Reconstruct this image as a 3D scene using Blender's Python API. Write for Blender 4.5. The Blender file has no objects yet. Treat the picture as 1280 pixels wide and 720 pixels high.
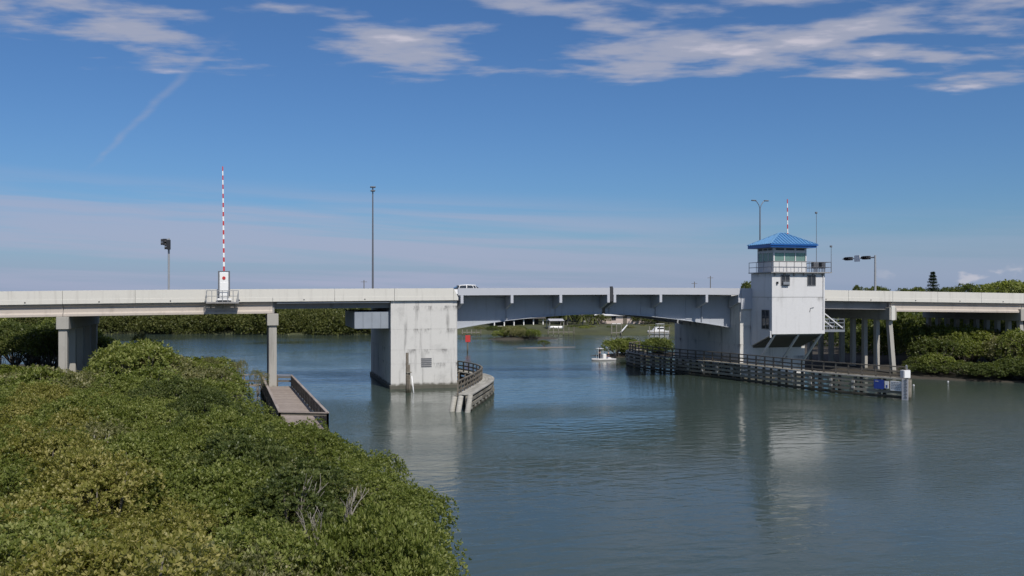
import bpy, math, random
import numpy as np
from mathutils import Vector, Matrix
R = math.radians
random.seed(7); rng = np.random.default_rng(7)
S = bpy.context.scene
COL = S.collection

# ------------------------------------------------------------------ camera
YAW = R(15.2); FPX = 1174.0; HOR = 366.0
CAM = Vector((0.0, -97.0, 10.0))
FW = Vector((math.sin(YAW), math.cos(YAW), 0)); RT = Vector((math.cos(YAW), -math.sin(YAW), 0))
cd = bpy.data.cameras.new('camera'); cam = bpy.data.objects.new('camera', cd); COL.objects.link(cam)
cam.location = CAM; cam.rotation_euler = (R(90), 0, -YAW)
cd.sensor_width = 36; cd.lens = FPX/1280*36; cd.shift_y = (HOR-360)/1280
cd.clip_start = 0.5; cd.clip_end = 20000
S.camera = cam

# ------------------------------------------------------------------ light, sky, exposure
SUN_EL, SUN_AZ = 48.0, 12.0          # azimuth measured from -Y towards +X
sd = Vector((math.sin(R(SUN_AZ))*math.cos(R(SUN_EL)), -math.cos(R(SUN_AZ))*math.cos(R(SUN_EL)), math.sin(R(SUN_EL))))
sl = bpy.data.lights.new('sun', 'SUN'); so = bpy.data.objects.new('sun', sl); COL.objects.link(so)
sl.energy = 4.3; sl.angle = R(0.53); sl.color = (1.0, 0.94, 0.86)
so.rotation_euler = sd.to_track_quat('Z', 'Y').to_euler(); so.location = (0, -200, 200)
S.view_settings.view_transform = 'Standard'; S.view_settings.look = 'None'
S.view_settings.exposure = 0.0; S.view_settings.gamma = 1.0
S.cycles.max_bounces = 6; S.cycles.transparent_max_bounces = 16
try: S.cycles.use_denoising = True
except Exception: pass

class NT:
    """tiny helper to write node trees"""
    def __init__(s, tree): s.t = tree; s.t.nodes.clear()
    def n(s, kind, **kw):
        nd = s.t.nodes.new(kind); ins = kw.pop('ins', {})
        for k, v in kw.items(): setattr(nd, k, v)
        for k, v in ins.items():
            sock = nd.inputs[k]
            if isinstance(v, bpy.types.NodeSocket): s.t.links.new(v, sock)
            else: sock.default_value = v
        return nd
    def math(s, op, a, b=0.0, c=0.0, clamp=False):
        return s.n('ShaderNodeMath', operation=op, use_clamp=clamp, ins={0: a, 1: b, 2: c}).outputs[0]
    def ramp(s, fac, stops, interp='LINEAR'):
        nd = s.n('ShaderNodeValToRGB', ins={0: fac}); cr = nd.color_ramp; cr.interpolation = interp
        while len(cr.elements) < len(stops): cr.elements.new(0.5)
        for e, (p, c) in zip(cr.elements, stops):
            e.position = p; e.color = c if len(c) == 4 else (*c, 1)
        return nd.outputs[0]
    def smooth(s, v, a, b):
        return s.n('ShaderNodeMapRange', interpolation_type='SMOOTHSTEP', ins={0: v, 1: a, 2: b, 3: 0.0, 4: 1.0}).outputs[0]
    def noise(s, vec, scale, detail=4, rough=0.55, dist=0.0):
        return s.n('ShaderNodeTexNoise', ins={'Vector': vec, 'Scale': scale, 'Detail': detail, 'Roughness': rough, 'Distortion': dist}).outputs[0]
    def scale(s, vec, sc, loc=(0, 0, 0), rot=(0, 0, 0)):
        return s.n('ShaderNodeMapping', ins={0: vec, 1: loc, 2: rot, 3: sc}).outputs[0]
    def mix(s, f, a, b, mode='MIX'):
        nd = s.n('ShaderNodeMix', data_type='RGBA', blend_type=mode)
        for k, v in ((0, f), (6, a), (7, b)):
            if isinstance(v, bpy.types.NodeSocket): s.t.links.new(v, nd.inputs[k])
            else: nd.inputs[k].default_value = v if k == 0 or len(v) == 4 else (*v, 1)
        return nd.outputs[2]

W = bpy.data.worlds.new('World'); S.world = W; W.use_nodes = True
w = NT(W.node_tree)
sky = w.n('ShaderNodeTexSky', sky_type='NISHITA', sun_disc=False, sun_elevation=R(SUN_EL), sun_rotation=R(180-SUN_AZ),
          altitude=0, air_density=1.0, dust_density=0.6, ozone_density=3.0)
tc = w.n('ShaderNodeTexCoord').outputs['Generated']
rot = w.scale(tc, (1, 1, 1), rot=(0, 0, YAW))            # heading of the channel
sx = w.n('ShaderNodeSeparateXYZ', ins={0: rot}); dx, dy, dz = sx.outputs[0], sx.outputs[1], sx.outputs[2]
el = w.math('MAXIMUM', dz, 0.0)
inv = w.math('DIVIDE', 1.0, w.math('ADD', el, 0.03))
pv = w.n('ShaderNodeCombineXYZ', ins={0: w.math('MULTIPLY', dx, inv), 1: w.math('MULTIPLY', dy, inv), 2: 0.0}).outputs[0]
# broken altocumulus overhead, thinning out towards the horizon
CS1 = (3.3, 3.3, 0); CS2 = (9.1, 3.2, 0)
n1 = w.noise(w.scale(pv, (2.1, 3.3, 1), loc=CS1), 1.0, 8, 0.52, 0.05)
n2 = w.noise(w.scale(pv, (0.45, 0.5, 1), loc=CS2), 1.0, 2, 0.5)
cov = w.math('ADD', w.math('MULTIPLY', n1, 0.86), w.math('MULTIPLY', n2, 0.34))
hi = w.smooth(w.math('ADD', el, w.math('MULTIPLY', w.smooth(dx, 0.2, 0.5), 0.03)), 0.165, 0.235)
m1 = w.math('MULTIPLY', w.smooth(w.math('MULTIPLY', cov, hi), 0.548, 0.70), hi)
# thin lavender stratus bands low over the horizon
sv = w.n('ShaderNodeCombineXYZ', ins={0: w.math('MULTIPLY', dx, 2.2), 1: w.math('MULTIPLY', w.math('ADD', dz, w.math('MULTIPLY', dx, 0.035)), 42.0), 2: w.math('MULTIPLY', dy, 1.2)}).outputs[0]
n3 = w.noise(sv, 0.9, 5, 0.55, 0.3)
lo = w.smooth(w.math('SUBTRACT', el, w.math('MULTIPLY', dx, -0.03)), 0.112, 0.066)
band = w.math('MULTIPLY', w.smooth(n3, 0.38, 0.60), w.math('MULTIPLY_ADD', w.smooth(dx, 0.36, -0.1), 0.50, 0.20))
m2 = w.math('MULTIPLY', band, lo, clamp=True)
hz = w.math('MULTIPLY', w.smooth(el, 0.085, 0.0), 0.72)
# small cumulus heads far off on the horizon
cv = w.n('ShaderNodeCombineXYZ', ins={0: w.math('MULTIPLY', dx, 34.0), 1: w.math('MULTIPLY', dz, 60.0), 2: w.math('MULTIPLY', dy, 5.0)}).outputs[0]
n4 = w.noise(cv, 1.0, 4, 0.5)
m4 = w.math('MULTIPLY', w.math('MULTIPLY', w.smooth(n4, 0.54, 0.68), w.smooth(el, 0.034, 0.018)), w.smooth(dx, 0.32, 0.46))
# an old aircraft trail, a straight line in the high cloud plane
def dirv(px, py):
    v = Vector(((px-640)/FPX, 1.0, (HOR-py)/FPX)).normalized(); k = 1/(v.z+0.03); return Vector((v.x*k, v.y*k))
ta, tb = dirv(275, 52), dirv(105, 217); td = (tb-ta); tl = td.length; td.normalize(); tn = Vector((-td.y, td.x))
sp = w.n('ShaderNodeSeparateXYZ', ins={0: pv}); ppx, ppy = sp.outputs[0], sp.outputs[1]
along = w.math('ADD', w.math('MULTIPLY', w.math('SUBTRACT', ppx, ta.x), td.x), w.math('MULTIPLY', w.math('SUBTRACT', ppy, ta.y), td.y))
acro = w.math('ADD', w.math('MULTIPLY', w.math('SUBTRACT', ppx, ta.x), tn.x), w.math('MULTIPLY', w.math('SUBTRACT', ppy, ta.y), tn.y))
wob = w.math('MULTIPLY', w.math('SUBTRACT', w.noise(w.scale(pv, (2.2, 2.2, 1)), 1.0, 4), 0.5), 0.06)
acro = w.math('ABSOLUTE', w.math('ADD', acro, wob))
m3 = w.math('MULTIPLY', w.smooth(acro, 0.035, 0.0), w.math('MULTIPLY', w.smooth(along, -0.2, 0.4), w.smooth(along, tl, tl-1.2)))
m3 = w.math('MULTIPLY', m3, w.math('MULTIPLY', w.noise(w.scale(pv, (5, 5, 1)), 1.0, 3), 0.42))
bg = w.n('ShaderNodeBackground', ins={0: w.mix(1.0, sky.outputs[0], (0.57, 0.85, 1.20), 'MULTIPLY'), 1: 0.071})
shade = w.noise(w.scale(pv, (2.6, 2.0, 1), loc=(0.2, 0.3, 0)), 1.0, 5)
ccol = w.mix(w.smooth(w.math('MULTIPLY', w.smooth(cov, 0.62, 0.85), shade), 0.15, 0.5), (0.38, 0.40, 0.50, 1), (0.62, 0.585, 0.645, 1))
b1 = w.n('ShaderNodeBackground', ins={0: ccol, 1: 1.0})
b2 = w.n('ShaderNodeBackground', ins={0: (0.385, 0.415, 0.56, 1), 1: 1.0})
b3 = w.n('ShaderNodeBackground', ins={0: (0.315, 0.375, 0.55, 1), 1: 1.0})
b4 = w.n('ShaderNodeBackground', ins={0: (0.55, 0.55, 0.62, 1), 1: 1.0})
def mixs(f, a, b): return w.n('ShaderNodeMixShader', ins={0: f, 1: a.outputs[0], 2: b.outputs[0]})
x = mixs(m2, mixs(hz, bg, b3), b2); x = mixs(w.math('MULTIPLY', m4, 0.8), x, b4); x = mixs(w.math('MULTIPLY', m1, 0.85), x, b1); x = mixs(m3, x, b1)
w.n('ShaderNodeOutputWorld', ins={0: x.outputs[0]})

# ------------------------------------------------------------------ picture <-> place
def Wp(X, D, z=0.0):                       # metres right of / ahead of the camera
    p = CAM + RT*X + FW*D; return Vector((p.x, p.y, z))
def P(px, py, D): return Wp((px-640)/FPX*D, D, CAM.z+(HOR-py)/FPX*D)
def G(px, py, z=0.0): return P(px, py, (CAM.z-z)*FPX/(py-HOR))
def DY(px, Y):
    u = (px-640)/FPX; return (Y-CAM.y)/(math.cos(YAW)-u*math.sin(YAW))
def gx(px, Y=0.0): return P(px, HOR, DY(px, Y)).x
def gz(px, py, Y=0.0): return P(px, py, DY(px, Y)).z

# ------------------------------------------------------------------ materials
MATS = {}
def mat(name): m = bpy.data.materials.new(name); m.use_nodes = True; MATS[name] = m; return m, NT(m.node_tree)
def out(t, sh, disp=None):
    o = t.n('ShaderNodeOutputMaterial', ins={0: sh})
    return o
def simple(name, col, rough=0.6, metal=0.0, var=0.12, scale=3.0, bump=0.0, spec=0.5):
    m, t = mat(name)
    c = t.n('ShaderNodeTexCoord').outputs['Object']
    nz = t.noise(c, scale, 5, 0.6)
    k = t.math('MULTIPLY_ADD', nz, 2*var, 1-var)
    base = t.mix(1.0, (*col, 1), t.n('ShaderNodeCombineColor', ins={0: k, 1: k, 2: k}).outputs[0], 'MULTIPLY')
    ins = {'Base Color': base, 'Roughness': rough, 'Metallic': metal, 'Specular IOR Level': spec}
    b = t.n('ShaderNodeBsdfPrincipled', ins=ins)
    if bump: t.t.links.new(t.n('ShaderNodeBump', ins={'Strength': bump, 'Distance': 0.02, 'Height': t.noise(c, scale*9, 4)}).outputs[0], b.inputs['Normal'])
    out(t, b.outputs[0]); return m
def concrete(name, col, dirt=0.35, streak=0.5, dirtcol=(0.10, 0.095, 0.085), tide=None, joints=()):
    m, t = mat(name)
    c = t.n('ShaderNodeNewGeometry').outputs['Position']
    big = t.noise(c, 0.45, 6, 0.62, 0.3)
    st = t.noise(t.scale(c, (1.6, 1.6, 0.13)), 1.0, 6, 0.65, 0.2)
    fine = t.noise(c, 7.0, 4, 0.6)
    a = t.math('MULTIPLY', t.smooth(st, 0.52, 0.74), streak)
    b_ = t.math('MULTIPLY', t.smooth(big, 0.52, 0.82), dirt)
    f = t.math('ADD', a, b_, clamp=True)
    zc_ = t.n('ShaderNodeSeparateXYZ', ins={0: c}).outputs[2]
    for j, zj in enumerate(joints):          # dirt held on the ledge and bleeding down from each joint
        dz_ = t.math('SUBTRACT', zj+.05, zc_)
        below = t.math('MULTIPLY', t.smooth(dz_, -0.04, 0.03), t.smooth(dz_, 0.75, 0.05))
        blot = t.smooth(t.noise(t.scale(c, (0.9, 0.9, 0.35), loc=(j*3.1, j*1.7, j)), 1.0, 5, 0.7), 0.50, 0.66)
        f = t.math('ADD', f, t.math('MULTIPLY', t.math('MULTIPLY', below, blot), 0.75), clamp=True)
    k = t.math('MULTIPLY_ADD', fine, 0.16, 0.92)
    base = t.mix(1.0, (*col, 1), t.n('ShaderNodeCombineColor', ins={0: k, 1: k, 2: k}).outputs[0], 'MULTIPLY')
    base = t.mix(f, base, (*dirtcol, 1))
    if tide is not None:                    # algae up to the high-water mark
        z = t.n('ShaderNodeSeparateXYZ', ins={0: c}).outputs[2]
        zz = t.math('ADD', z, t.math('MULTIPLY', t.noise(c, 1.7, 4), 0.55))
        base = t.mix(t.math('MULTIPLY', t.smooth(zz, tide+0.35, tide), 0.9), base, (0.055, 0.052, 0.034, 1))
    b = t.n('ShaderNodeBsdfPrincipled', ins={'Base Color': base, 'Roughness': 0.85, 'Specular IOR Level': 0.25})
    t.t.links.new(t.n('ShaderNodeBump', ins={'Strength': 0.35, 'Distance': 0.02, 'Height': t.noise(c, 16, 5)}).outputs[0], b.inputs['Normal'])
    out(t, b.outputs[0]); return m
def timber(name, col, dark, tide=0.25):
    m, t = mat(name)
    c = t.n('ShaderNodeNewGeometry').outputs['Position']
    g = t.noise(t.scale(c, (1.1, 1.1, 5.0)), 2.0, 6, 0.65, 0.6)
    r = t.n('ShaderNodeNewGeometry').outputs['Random Per Island']
    oi = t.n('ShaderNodeObjectInfo').outputs['Random']
    k = t.math('ADD', t.math('MULTIPLY', g, 0.7), t.math('MULTIPLY', t.math('ADD', r, oi), 0.2))
    base = t.mix(t.smooth(k, 0.3, 0.85), (*dark, 1), (*col, 1))
    z = t.n('ShaderNodeSeparateXYZ', ins={0: c}).outputs[2]
    zz = t.math('ADD', z, t.math('MULTIPLY', t.noise(c, 2.3, 4), 0.5))
    base = t.mix(t.math('MULTIPLY', t.smooth(zz, tide+0.5, tide+0.1), 0.85), base, (0.03, 0.032, 0.02, 1))
    b = t.n('ShaderNodeBsdfPrincipled', ins={'Base Color': base, 'Roughness': 0.8, 'Specular IOR Level': 0.25})
    t.t.links.new(t.n('ShaderNodeBump', ins={'Strength': 0.5, 'Distance': 0.02, 'Height': g}).outputs[0], b.inputs['Normal'])
    out(t, b.outputs[0]); return m
def leaf(name, c0, c1, c2, trans=0.42, rough=0.42):
    m, t = mat(name)
    r = t.n('ShaderNodeNewGeometry').outputs['Random Per Island']
    oi = t.n('ShaderNodeObjectInfo').outputs['Random']
    pos = t.n('ShaderNodeNewGeometry').outputs['Position']
    cl = t.noise(pos, 0.9, 3, 0.6)
    k = t.math('ADD', t.math('MULTIPLY', r, 0.50), t.math('ADD', t.math('MULTIPLY', oi, 0.16), t.math('MULTIPLY', t.math('SUBTRACT', cl, 0.22), 0.75)))
    base = t.ramp(k, [(0.15, c0), (0.52, c1), (0.92, c2)])
    p = t.n('ShaderNodeBsdfPrincipled', ins={'Base Color': base, 'Roughness': rough, 'Specular IOR Level': 0.22})
    tr = t.n('ShaderNodeBsdfTranslucent', ins={0: t.mix(1.0, base, (1.3, 1.35, 0.5, 1), 'MULTIPLY')})
    out(t, t.n('ShaderNodeMixShader', ins={0: trans, 1: p.outputs[0], 2: tr.outputs[0]}).outputs[0]); return m

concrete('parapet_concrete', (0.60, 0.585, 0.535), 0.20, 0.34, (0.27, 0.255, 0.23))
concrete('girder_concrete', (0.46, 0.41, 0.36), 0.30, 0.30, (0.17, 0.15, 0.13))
concrete('pile_concrete', (0.36, 0.345, 0.31), 0.35, 0.4, tide=0.7)
concrete('pier_concrete', (0.57, 0.56, 0.53), 0.42, 0.66, (0.13, 0.125, 0.12), tide=0.62, joints=(2.6, 4.05, 6.2, 8.6))
concrete('tower_paint', (0.60, 0.60, 0.60), 0.14, 0.32, (0.30, 0.295, 0.28), joints=(9.45, 12.2))
concrete('road_asphalt', (0.06, 0.06, 0.06), 0.1, 0.0)
concrete('shaded_soffit', (0.09, 0.085, 0.075), 0.4, 0.4, (0.04, 0.035, 0.03))  # tower underside: dark surface with its shadow put into the colour
concrete('dark_stain', (0.27, 0.265, 0.26), 0.5, 0.5)
concrete('leaf_paint', (0.375, 0.40, 0.44), 0.22, 0.30, (0.20, 0.19, 0.185))
simple('fascia_paint', (0.44, 0.455, 0.49), 0.5, 0, 0.06, 0.6)
simple('housing_paint', (0.25, 0.28, 0.32), 0.6, 0, 0.2, 0.8)
simple('gauge_white', (0.5, 0.5, 0.51), 0.6)
simple('hull_grey', (0.42, 0.42, 0.43), 0.4)
simple('silt', (0.15, 0.13, 0.11), 0.8, 0, 0.3, 1.5, 0.4)
simple('dark_steel', (0.045, 0.045, 0.05), 0.5, 0.2)
simple('galvanised', (0.33, 0.34, 0.35), 0.45, 0.6)
simple('rail_steel', (0.36, 0.37, 0.38), 0.5, 0.3)
simple('pole_grey', (0.16, 0.165, 0.18), 0.5, 0.4)
simple('white_paint', (0.78, 0.78, 0.77), 0.45, 0, 0.06)
simple('red_paint', (0.48, 0.03, 0.03), 0.45)
simple('marker_red', (0.45, 0.035, 0.03), 0.6)
simple('blue_sign', (0.03, 0.06, 0.28), 0.4)
simple('black_plastic', (0.02, 0.02, 0.022), 0.4)
simple('tyre', (0.02, 0.02, 0.02), 0.8)
simple('roof_blue', (0.065, 0.20, 0.41), 0.5, 0.1, 0.22, 0.9)
simple('seam_blue', (0.15, 0.33, 0.54), 0.45, 0.1)
simple('roof_blue_dark', (0.015, 0.10, 0.34), 0.35, 0.1)
simple('sail_grey', (0.30, 0.30, 0.31), 0.6)
simple('bark', (0.13, 0.115, 0.095), 0.9, 0, 0.3, 6, 0.6)
simple('bare_bark', (0.23, 0.21, 0.18), 0.9, 0, 0.3, 6, 0.6)
simple('mud', (0.045, 0.038, 0.028), 0.9, 0, 0.4, 0.6, 0.5)
simple('sand', (0.34, 0.30, 0.23), 0.9, 0, 0.2, 1.5, 0.4)
simple('grass', (0.052, 0.058, 0.024), 0.9, 0, 0.75, 0.16, 0.6)
simple('house_wall', (0.62, 0.52, 0.47), 0.8, 0, 0.06)
simple('house_white', (0.72, 0.71, 0.69), 0.7, 0, 0.05)
simple('roof_shingle', (0.62, 0.62, 0.62), 0.7, 0, 0.1, 5)
simple('roof_terracotta', (0.33, 0.12, 0.07), 0.8, 0, 0.2, 4)
simple('boathouse_roof', (0.07, 0.065, 0.06), 0.8, 0, 0.2, 2)
simple('skin', (0.50, 0.30, 0.21), 0.55, 0, 0.04)
simple('dark_cloth', (0.03, 0.035, 0.055), 0.9); simple('red_cloth', (0.25, 0.04, 0.05), 0.9); simple('blue_cloth', (0.07, 0.10, 0.2), 0.9)
simple('hair', (0.04, 0.025, 0.015), 0.7)
simple('dark_glass', (0.03, 0.034, 0.04), 0.06, 0, 0.02)
simple('louver', (0.15, 0.15, 0.155), 0.5)
simple('eye_white', (0.7, 0.7, 0.7), 0.3)
timber('weathered_timber', (0.34, 0.32, 0.27), (0.10, 0.09, 0.07))
timber('fender_timber', (0.31, 0.29, 0.235), (0.13, 0.12, 0.095), 0.30)
timber('dark_timber', (0.21, 0.185, 0.15), (0.085, 0.075, 0.06))
timber('white_block', (0.50, 0.49, 0.45), (0.28, 0.27, 0.24), 0.3)
timber('cap_timber', (0.44, 0.43, 0.39), (0.24, 0.23, 0.2), -2)
timber('deck_board', (0.36, 0.31, 0.27), (0.22, 0.185, 0.165), -2)
leaf('leaf_green', (0.062, 0.080, 0.017), (0.152, 0.186, 0.040), (0.32, 0.33, 0.12))
leaf('leaf_yellow', (0.084, 0.092, 0.018), (0.205, 0.205, 0.045), (0.42, 0.37, 0.15))
leaf('leaf_olive', (0.075, 0.085, 0.030), (0.165, 0.170, 0.070), (0.36, 0.33, 0.18))
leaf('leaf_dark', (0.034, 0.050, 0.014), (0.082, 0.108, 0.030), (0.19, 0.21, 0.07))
leaf('leaf_far', (0.042, 0.055, 0.018), (0.098, 0.112, 0.034), (0.18, 0.185, 0.065))
leaf('leaf_pine', (0.010, 0.020, 0.012), (0.022, 0.036, 0.020), (0.05, 0.065, 0.035))
def glass(name, tint, clear=0.6):
    m, t = mat(name)
    tr = t.n('ShaderNodeBsdfTransparent', ins={0: (*tint, 1)}); gl = t.n('ShaderNodeBsdfGlossy', ins={0: (0.9, 1.0, 0.97, 1), 1: 0.03})
    df = t.n('ShaderNodeBsdfDiffuse', ins={0: (0.30, 0.47, 0.42, 1)})
    fr = t.n('ShaderNodeFresnel', ins={0: 1.5})
    a = t.n('ShaderNodeMixShader', ins={0: 1-clear, 1: tr.outputs[0], 2: df.outputs[0]})
    out(t, t.n('ShaderNodeMixShader', ins={0: fr.outputs[0], 1: a.outputs[0], 2: gl.outputs[0]}).outputs[0]); return m
glass('green_glass', (0.55, 0.86, 0.78), 0.55)

m, t = mat('water')
c = t.n('ShaderNodeNewGeometry').outputs['Position']
patch = t.smooth(t.noise(t.scale(c, (0.020, 0.034, 1), rot=(0, 0, R(25))), 1.0, 4, 0.55, 0.6), 0.42, 0.64)
wa = t.noise(t.scale(c, (0.55, 1.05, 1), rot=(0, 0, R(-20))), 1.0, 3, 0.5, 0.4)
wb = t.noise(t.scale(c, (2.2, 4.0, 1), rot=(0, 0, R(14))), 1.0, 4, 0.6, 0.3)
h = t.math('ADD', t.math('MULTIPLY', wa, 0.55), t.math('MULTIPLY', wb, t.math('MULTIPLY_ADD', patch, 0.62, 0.07)))
bp = t.n('ShaderNodeBump', ins={'Strength': 1.0, 'Distance': 0.075, 'Height': h})
turb = t.noise(t.scale(c, (0.03, 0.03, 1)), 1.0, 3)
b = t.n('ShaderNodeBsdfPrincipled', ins={'Base Color': t.mix(turb, (0.038, 0.057, 0.047, 1), (0.051, 0.072, 0.058, 1)), 'Roughness': 0.075, 'IOR': 1.333, 'Specular IOR Level': 0.5})
t.t.links.new(bp.outputs[0], b.inputs['Normal']); out(t, b.outputs[0])

# ------------------------------------------------------------------ object helpers
def tag(o, label=None, cat=None, group=None, kind=None):
    if label: o['label'] = label
    if cat: o['category'] = cat
    if group: o['group'] = group
    if kind: o['kind'] = kind
    return o
def thing(name, label, cat, loc=(0, 0, 0), group=None):
    o = bpy.data.objects.new(name, None); COL.objects.link(o); o.location = loc; o.empty_display_size = 0.5
    o['org'] = [float(q) for q in loc]
    return tag(o, label, cat, group)
def org(o):
    while o is not None:
        if 'org' in o.keys(): return Vector(o['org'])
        o = o.parent
    return Vector((0, 0, 0))
class MB:
    def __init__(s): s.v = []; s.f = []; s.mi = []; s.cur = 0
    def add(s, vs, fs):
        b = len(s.v); s.v += [tuple(q) for q in vs]
        for f in fs: s.f.append([b+i for i in f]); s.mi.append(s.cur)
        return s
    def box(s, x0, x1, y0, y1, z0, z1):
        return s.add([(x0,y0,z0),(x1,y0,z0),(x1,y1,z0),(x0,y1,z0),(x0,y0,z1),(x1,y0,z1),(x1,y1,z1),(x0,y1,z1)],
                     [(0,3,2,1),(4,5,6,7),(0,1,5,4),(1,2,6,5),(2,3,7,6),(3,0,4,7)])
    def bevbox(s, x0, x1, y0, y1, z0, z1, b=0.04):
        pl = [(x0+b,y0),(x1-b,y0),(x1,y0+b),(x1,y1-b),(x1-b,y1),(x0+b,y1),(x0,y1-b),(x0,y0+b)]
        cx, cy = (x0+x1)/2, (y0+y1)/2
        def ring(k, z): return [(cx+(p[0]-cx)*(1-k*2*b/max(1e-6,(x1-x0))), cy+(p[1]-cy)*(1-k*2*b/max(1e-6,(y1-y0))), z) for p in pl]
        vs = ring(1, z0)+ring(0, z0+b)+ring(0, z1-b)+ring(1, z1); fs = [list(range(7,-1,-1)), list(range(24,32))]
        for r in range(3):
            for i in range(8): fs.append((r*8+i, r*8+(i+1)%8, r*8+8+(i+1)%8, r*8+8+i))
        return s.add(vs, fs)
    def bar(s, a, b, wd, ht, up=Vector((0,0,1))):          # a box beam from a to b
        a = Vector(a); b = Vector(b); d = (b-a).normalized(); sd_ = d.cross(up)
        if sd_.length < 1e-4: sd_ = Vector((1,0,0))
        sd_.normalize(); u = sd_.cross(d).normalized(); sd_ = sd_*wd/2; u = u*ht/2
        vs = [a-sd_-u, a+sd_-u, a+sd_+u, a-sd_+u, b-sd_-u, b+sd_-u, b+sd_+u, b-sd_+u]
        return s.add(vs, [(0,1,2,3),(7,6,5,4),(0,4,5,1),(1,5,6,2),(2,6,7,3),(3,7,4,0)])
    def tube(s, pts, r, n=8, cap=True):
        pts = [Vector(p) for p in pts]; rs = r if isinstance(r, (list, tuple)) else [r]*len(pts)
        vs = []; fs = []; ref = None
        for i, p in enumerate(pts):
            d = (pts[min(i+1, len(pts)-1)]-pts[max(i-1, 0)]).normalized()
            if ref is None: ref = d.orthogonal().normalized()
            a = (ref-d*ref.dot(d)).normalized(); ref = a; b = d.cross(a)
            for k in range(n):
                an = 2*math.pi*k/n; vs.append(p+(a*math.cos(an)+b*math.sin(an))*rs[i])
        for i in range(len(pts)-1):
            for k in range(n): fs.append((i*n+k, i*n+(k+1)%n, (i+1)*n+(k+1)%n, (i+1)*n+k))
        if cap: fs.append(list(range(n-1, -1, -1))); fs.append([(len(pts)-1)*n+k for k in range(n)])
        return s.add(vs, fs)
    def prism(s, poly, a, b, axis):                         # polygon in the two other axes, extruded a..b along axis
        n = len(poly)
        def pt(p, q): return {'x': (q, p[0], p[1]), 'y': (p[0], q, p[1]), 'z': (p[0], p[1], q)}[axis]
        vs = [pt(p, a) for p in poly]+[pt(p, b) for p in poly]
        return s.add(vs, [list(range(n-1,-1,-1)), list(range(n,2*n))]+[(i,(i+1)%n,n+(i+1)%n,n+i) for i in range(n)])
    def loft(s, rings, close=True):
        n = len(rings[0]); vs = [p for r in rings for p in r]; fs = []
        for i in range(len(rings)-1):
            for k in range(n): fs.append((i*n+k, i*n+(k+1)%n, (i+1)*n+(k+1)%n, (i+1)*n+k))
        if close: fs += [list(range(n-1,-1,-1)), [(len(rings)-1)*n+k for k in range(n)]]
        return s.add(vs, fs)
    def ball(s, c, r, n=10, m=6, sq=(1,1,1)):
        c = Vector(c); rings = []
        for i in range(1, m):
            th = math.pi*i/m
            rings.append([c+Vector((math.sin(th)*math.cos(2*math.pi*k/n)*sq[0], math.sin(th)*math.sin(2*math.pi*k/n)*sq[1], -math.cos(th)*sq[2]))*r for k in range(n)])
        return s.loft(rings)
    def build(s, name, material, parent=None, smooth=False, loc=None):
        me = bpy.data.meshes.new(name); o3 = org(parent) if parent is not None else Vector(loc or (0,0,0))
        me.from_pydata([tuple(Vector(q)-o3) for q in s.v], [], s.f)
        for mm in (material if isinstance(material, (list, tuple)) else [material]): me.materials.append(MATS[mm])
        if any(s.mi): me.polygons.foreach_set('material_index', s.mi)
        import bmesh
        bm = bmesh.new(); bm.from_mesh(me); bmesh.ops.recalc_face_normals(bm, faces=bm.faces); bm.to_mesh(me); bm.free()
        if smooth: me.shade_smooth(); 
        o = bpy.data.objects.new(name, me); COL.objects.link(o)
        if parent is not None: o.parent = parent
        else: o.location = o3
        return o
def link_copy(o, parent=None):
    c = o.copy(); COL.objects.link(c)
    if parent is not None: c.parent = parent
    return c
def copy_tree(o, parent=None):
    c = link_copy(o, parent)
    for ch in list(o.children): copy_tree(ch, c)
    return c

# ------------------------------------------------------------------ deck line of the bridge
BW = 18.0                                   # bridge width, front face at Y = 0
_k = [(-420, 369.5), (0, 364.2), (140, 362.6), (280, 361.5), (400, 360.9), (530, 360.4), (650, 359.9), (760, 359.6), (860, 359.7), (940, 360.4), (1040, 362.6), (1160, 364.6), (1280, 366.6), (1420, 369.2)]
_xs = np.array([gx(p) for p, q in _k]); _zs = np.array([gz(p, q) for p, q in _k])
_fx = np.linspace(_xs[0], _xs[-1], 600); _fz = np.interp(_fx, _xs, _zs)
_ker = np.ones(41)/41; _fz = np.convolve(np.pad(_fz, 20, mode='edge'), _ker, 'valid')
def zt(X): return float(np.interp(X, _fx, _fz))
def strip(mb, X0, X1, prof, step=3.0, botfn=None):          # profile [(y, dz)] carried along the deck line
    n = max(1, int(abs(X1-X0)/step)); rings = []
    for i in range(n+1):
        X = X0+(X1-X0)*i/n; z = zt(X)
        rings.append([(X, y, (z+d) if botfn is None or d is not None else botfn(X)) for y, d in prof])
    return mb.loft(rings)
X_A, X_B = gx(78), gx(341); LSP = X_B-X_A
X_PL0, X_PL1 = gx(488.5, 0.25), gx(571.5, 0.25)
X_PR0, X_PR1 = gx(925, 0.25), gx(1006, 0.25)
X_C, X_D = gx(1116), gx(1280); RSP = X_D-X_C
X_MID = gx(764.5)
PH = 1.27
PAR = [(0.0, 0.0), (0.0, -0.84), (-0.015, -0.85), (-0.015, -PH), (0.34, -PH), (0.34, -0.9), (0.26, 0.0)]
PARB = [(BW-y, d) for y, d in PAR]
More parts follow.
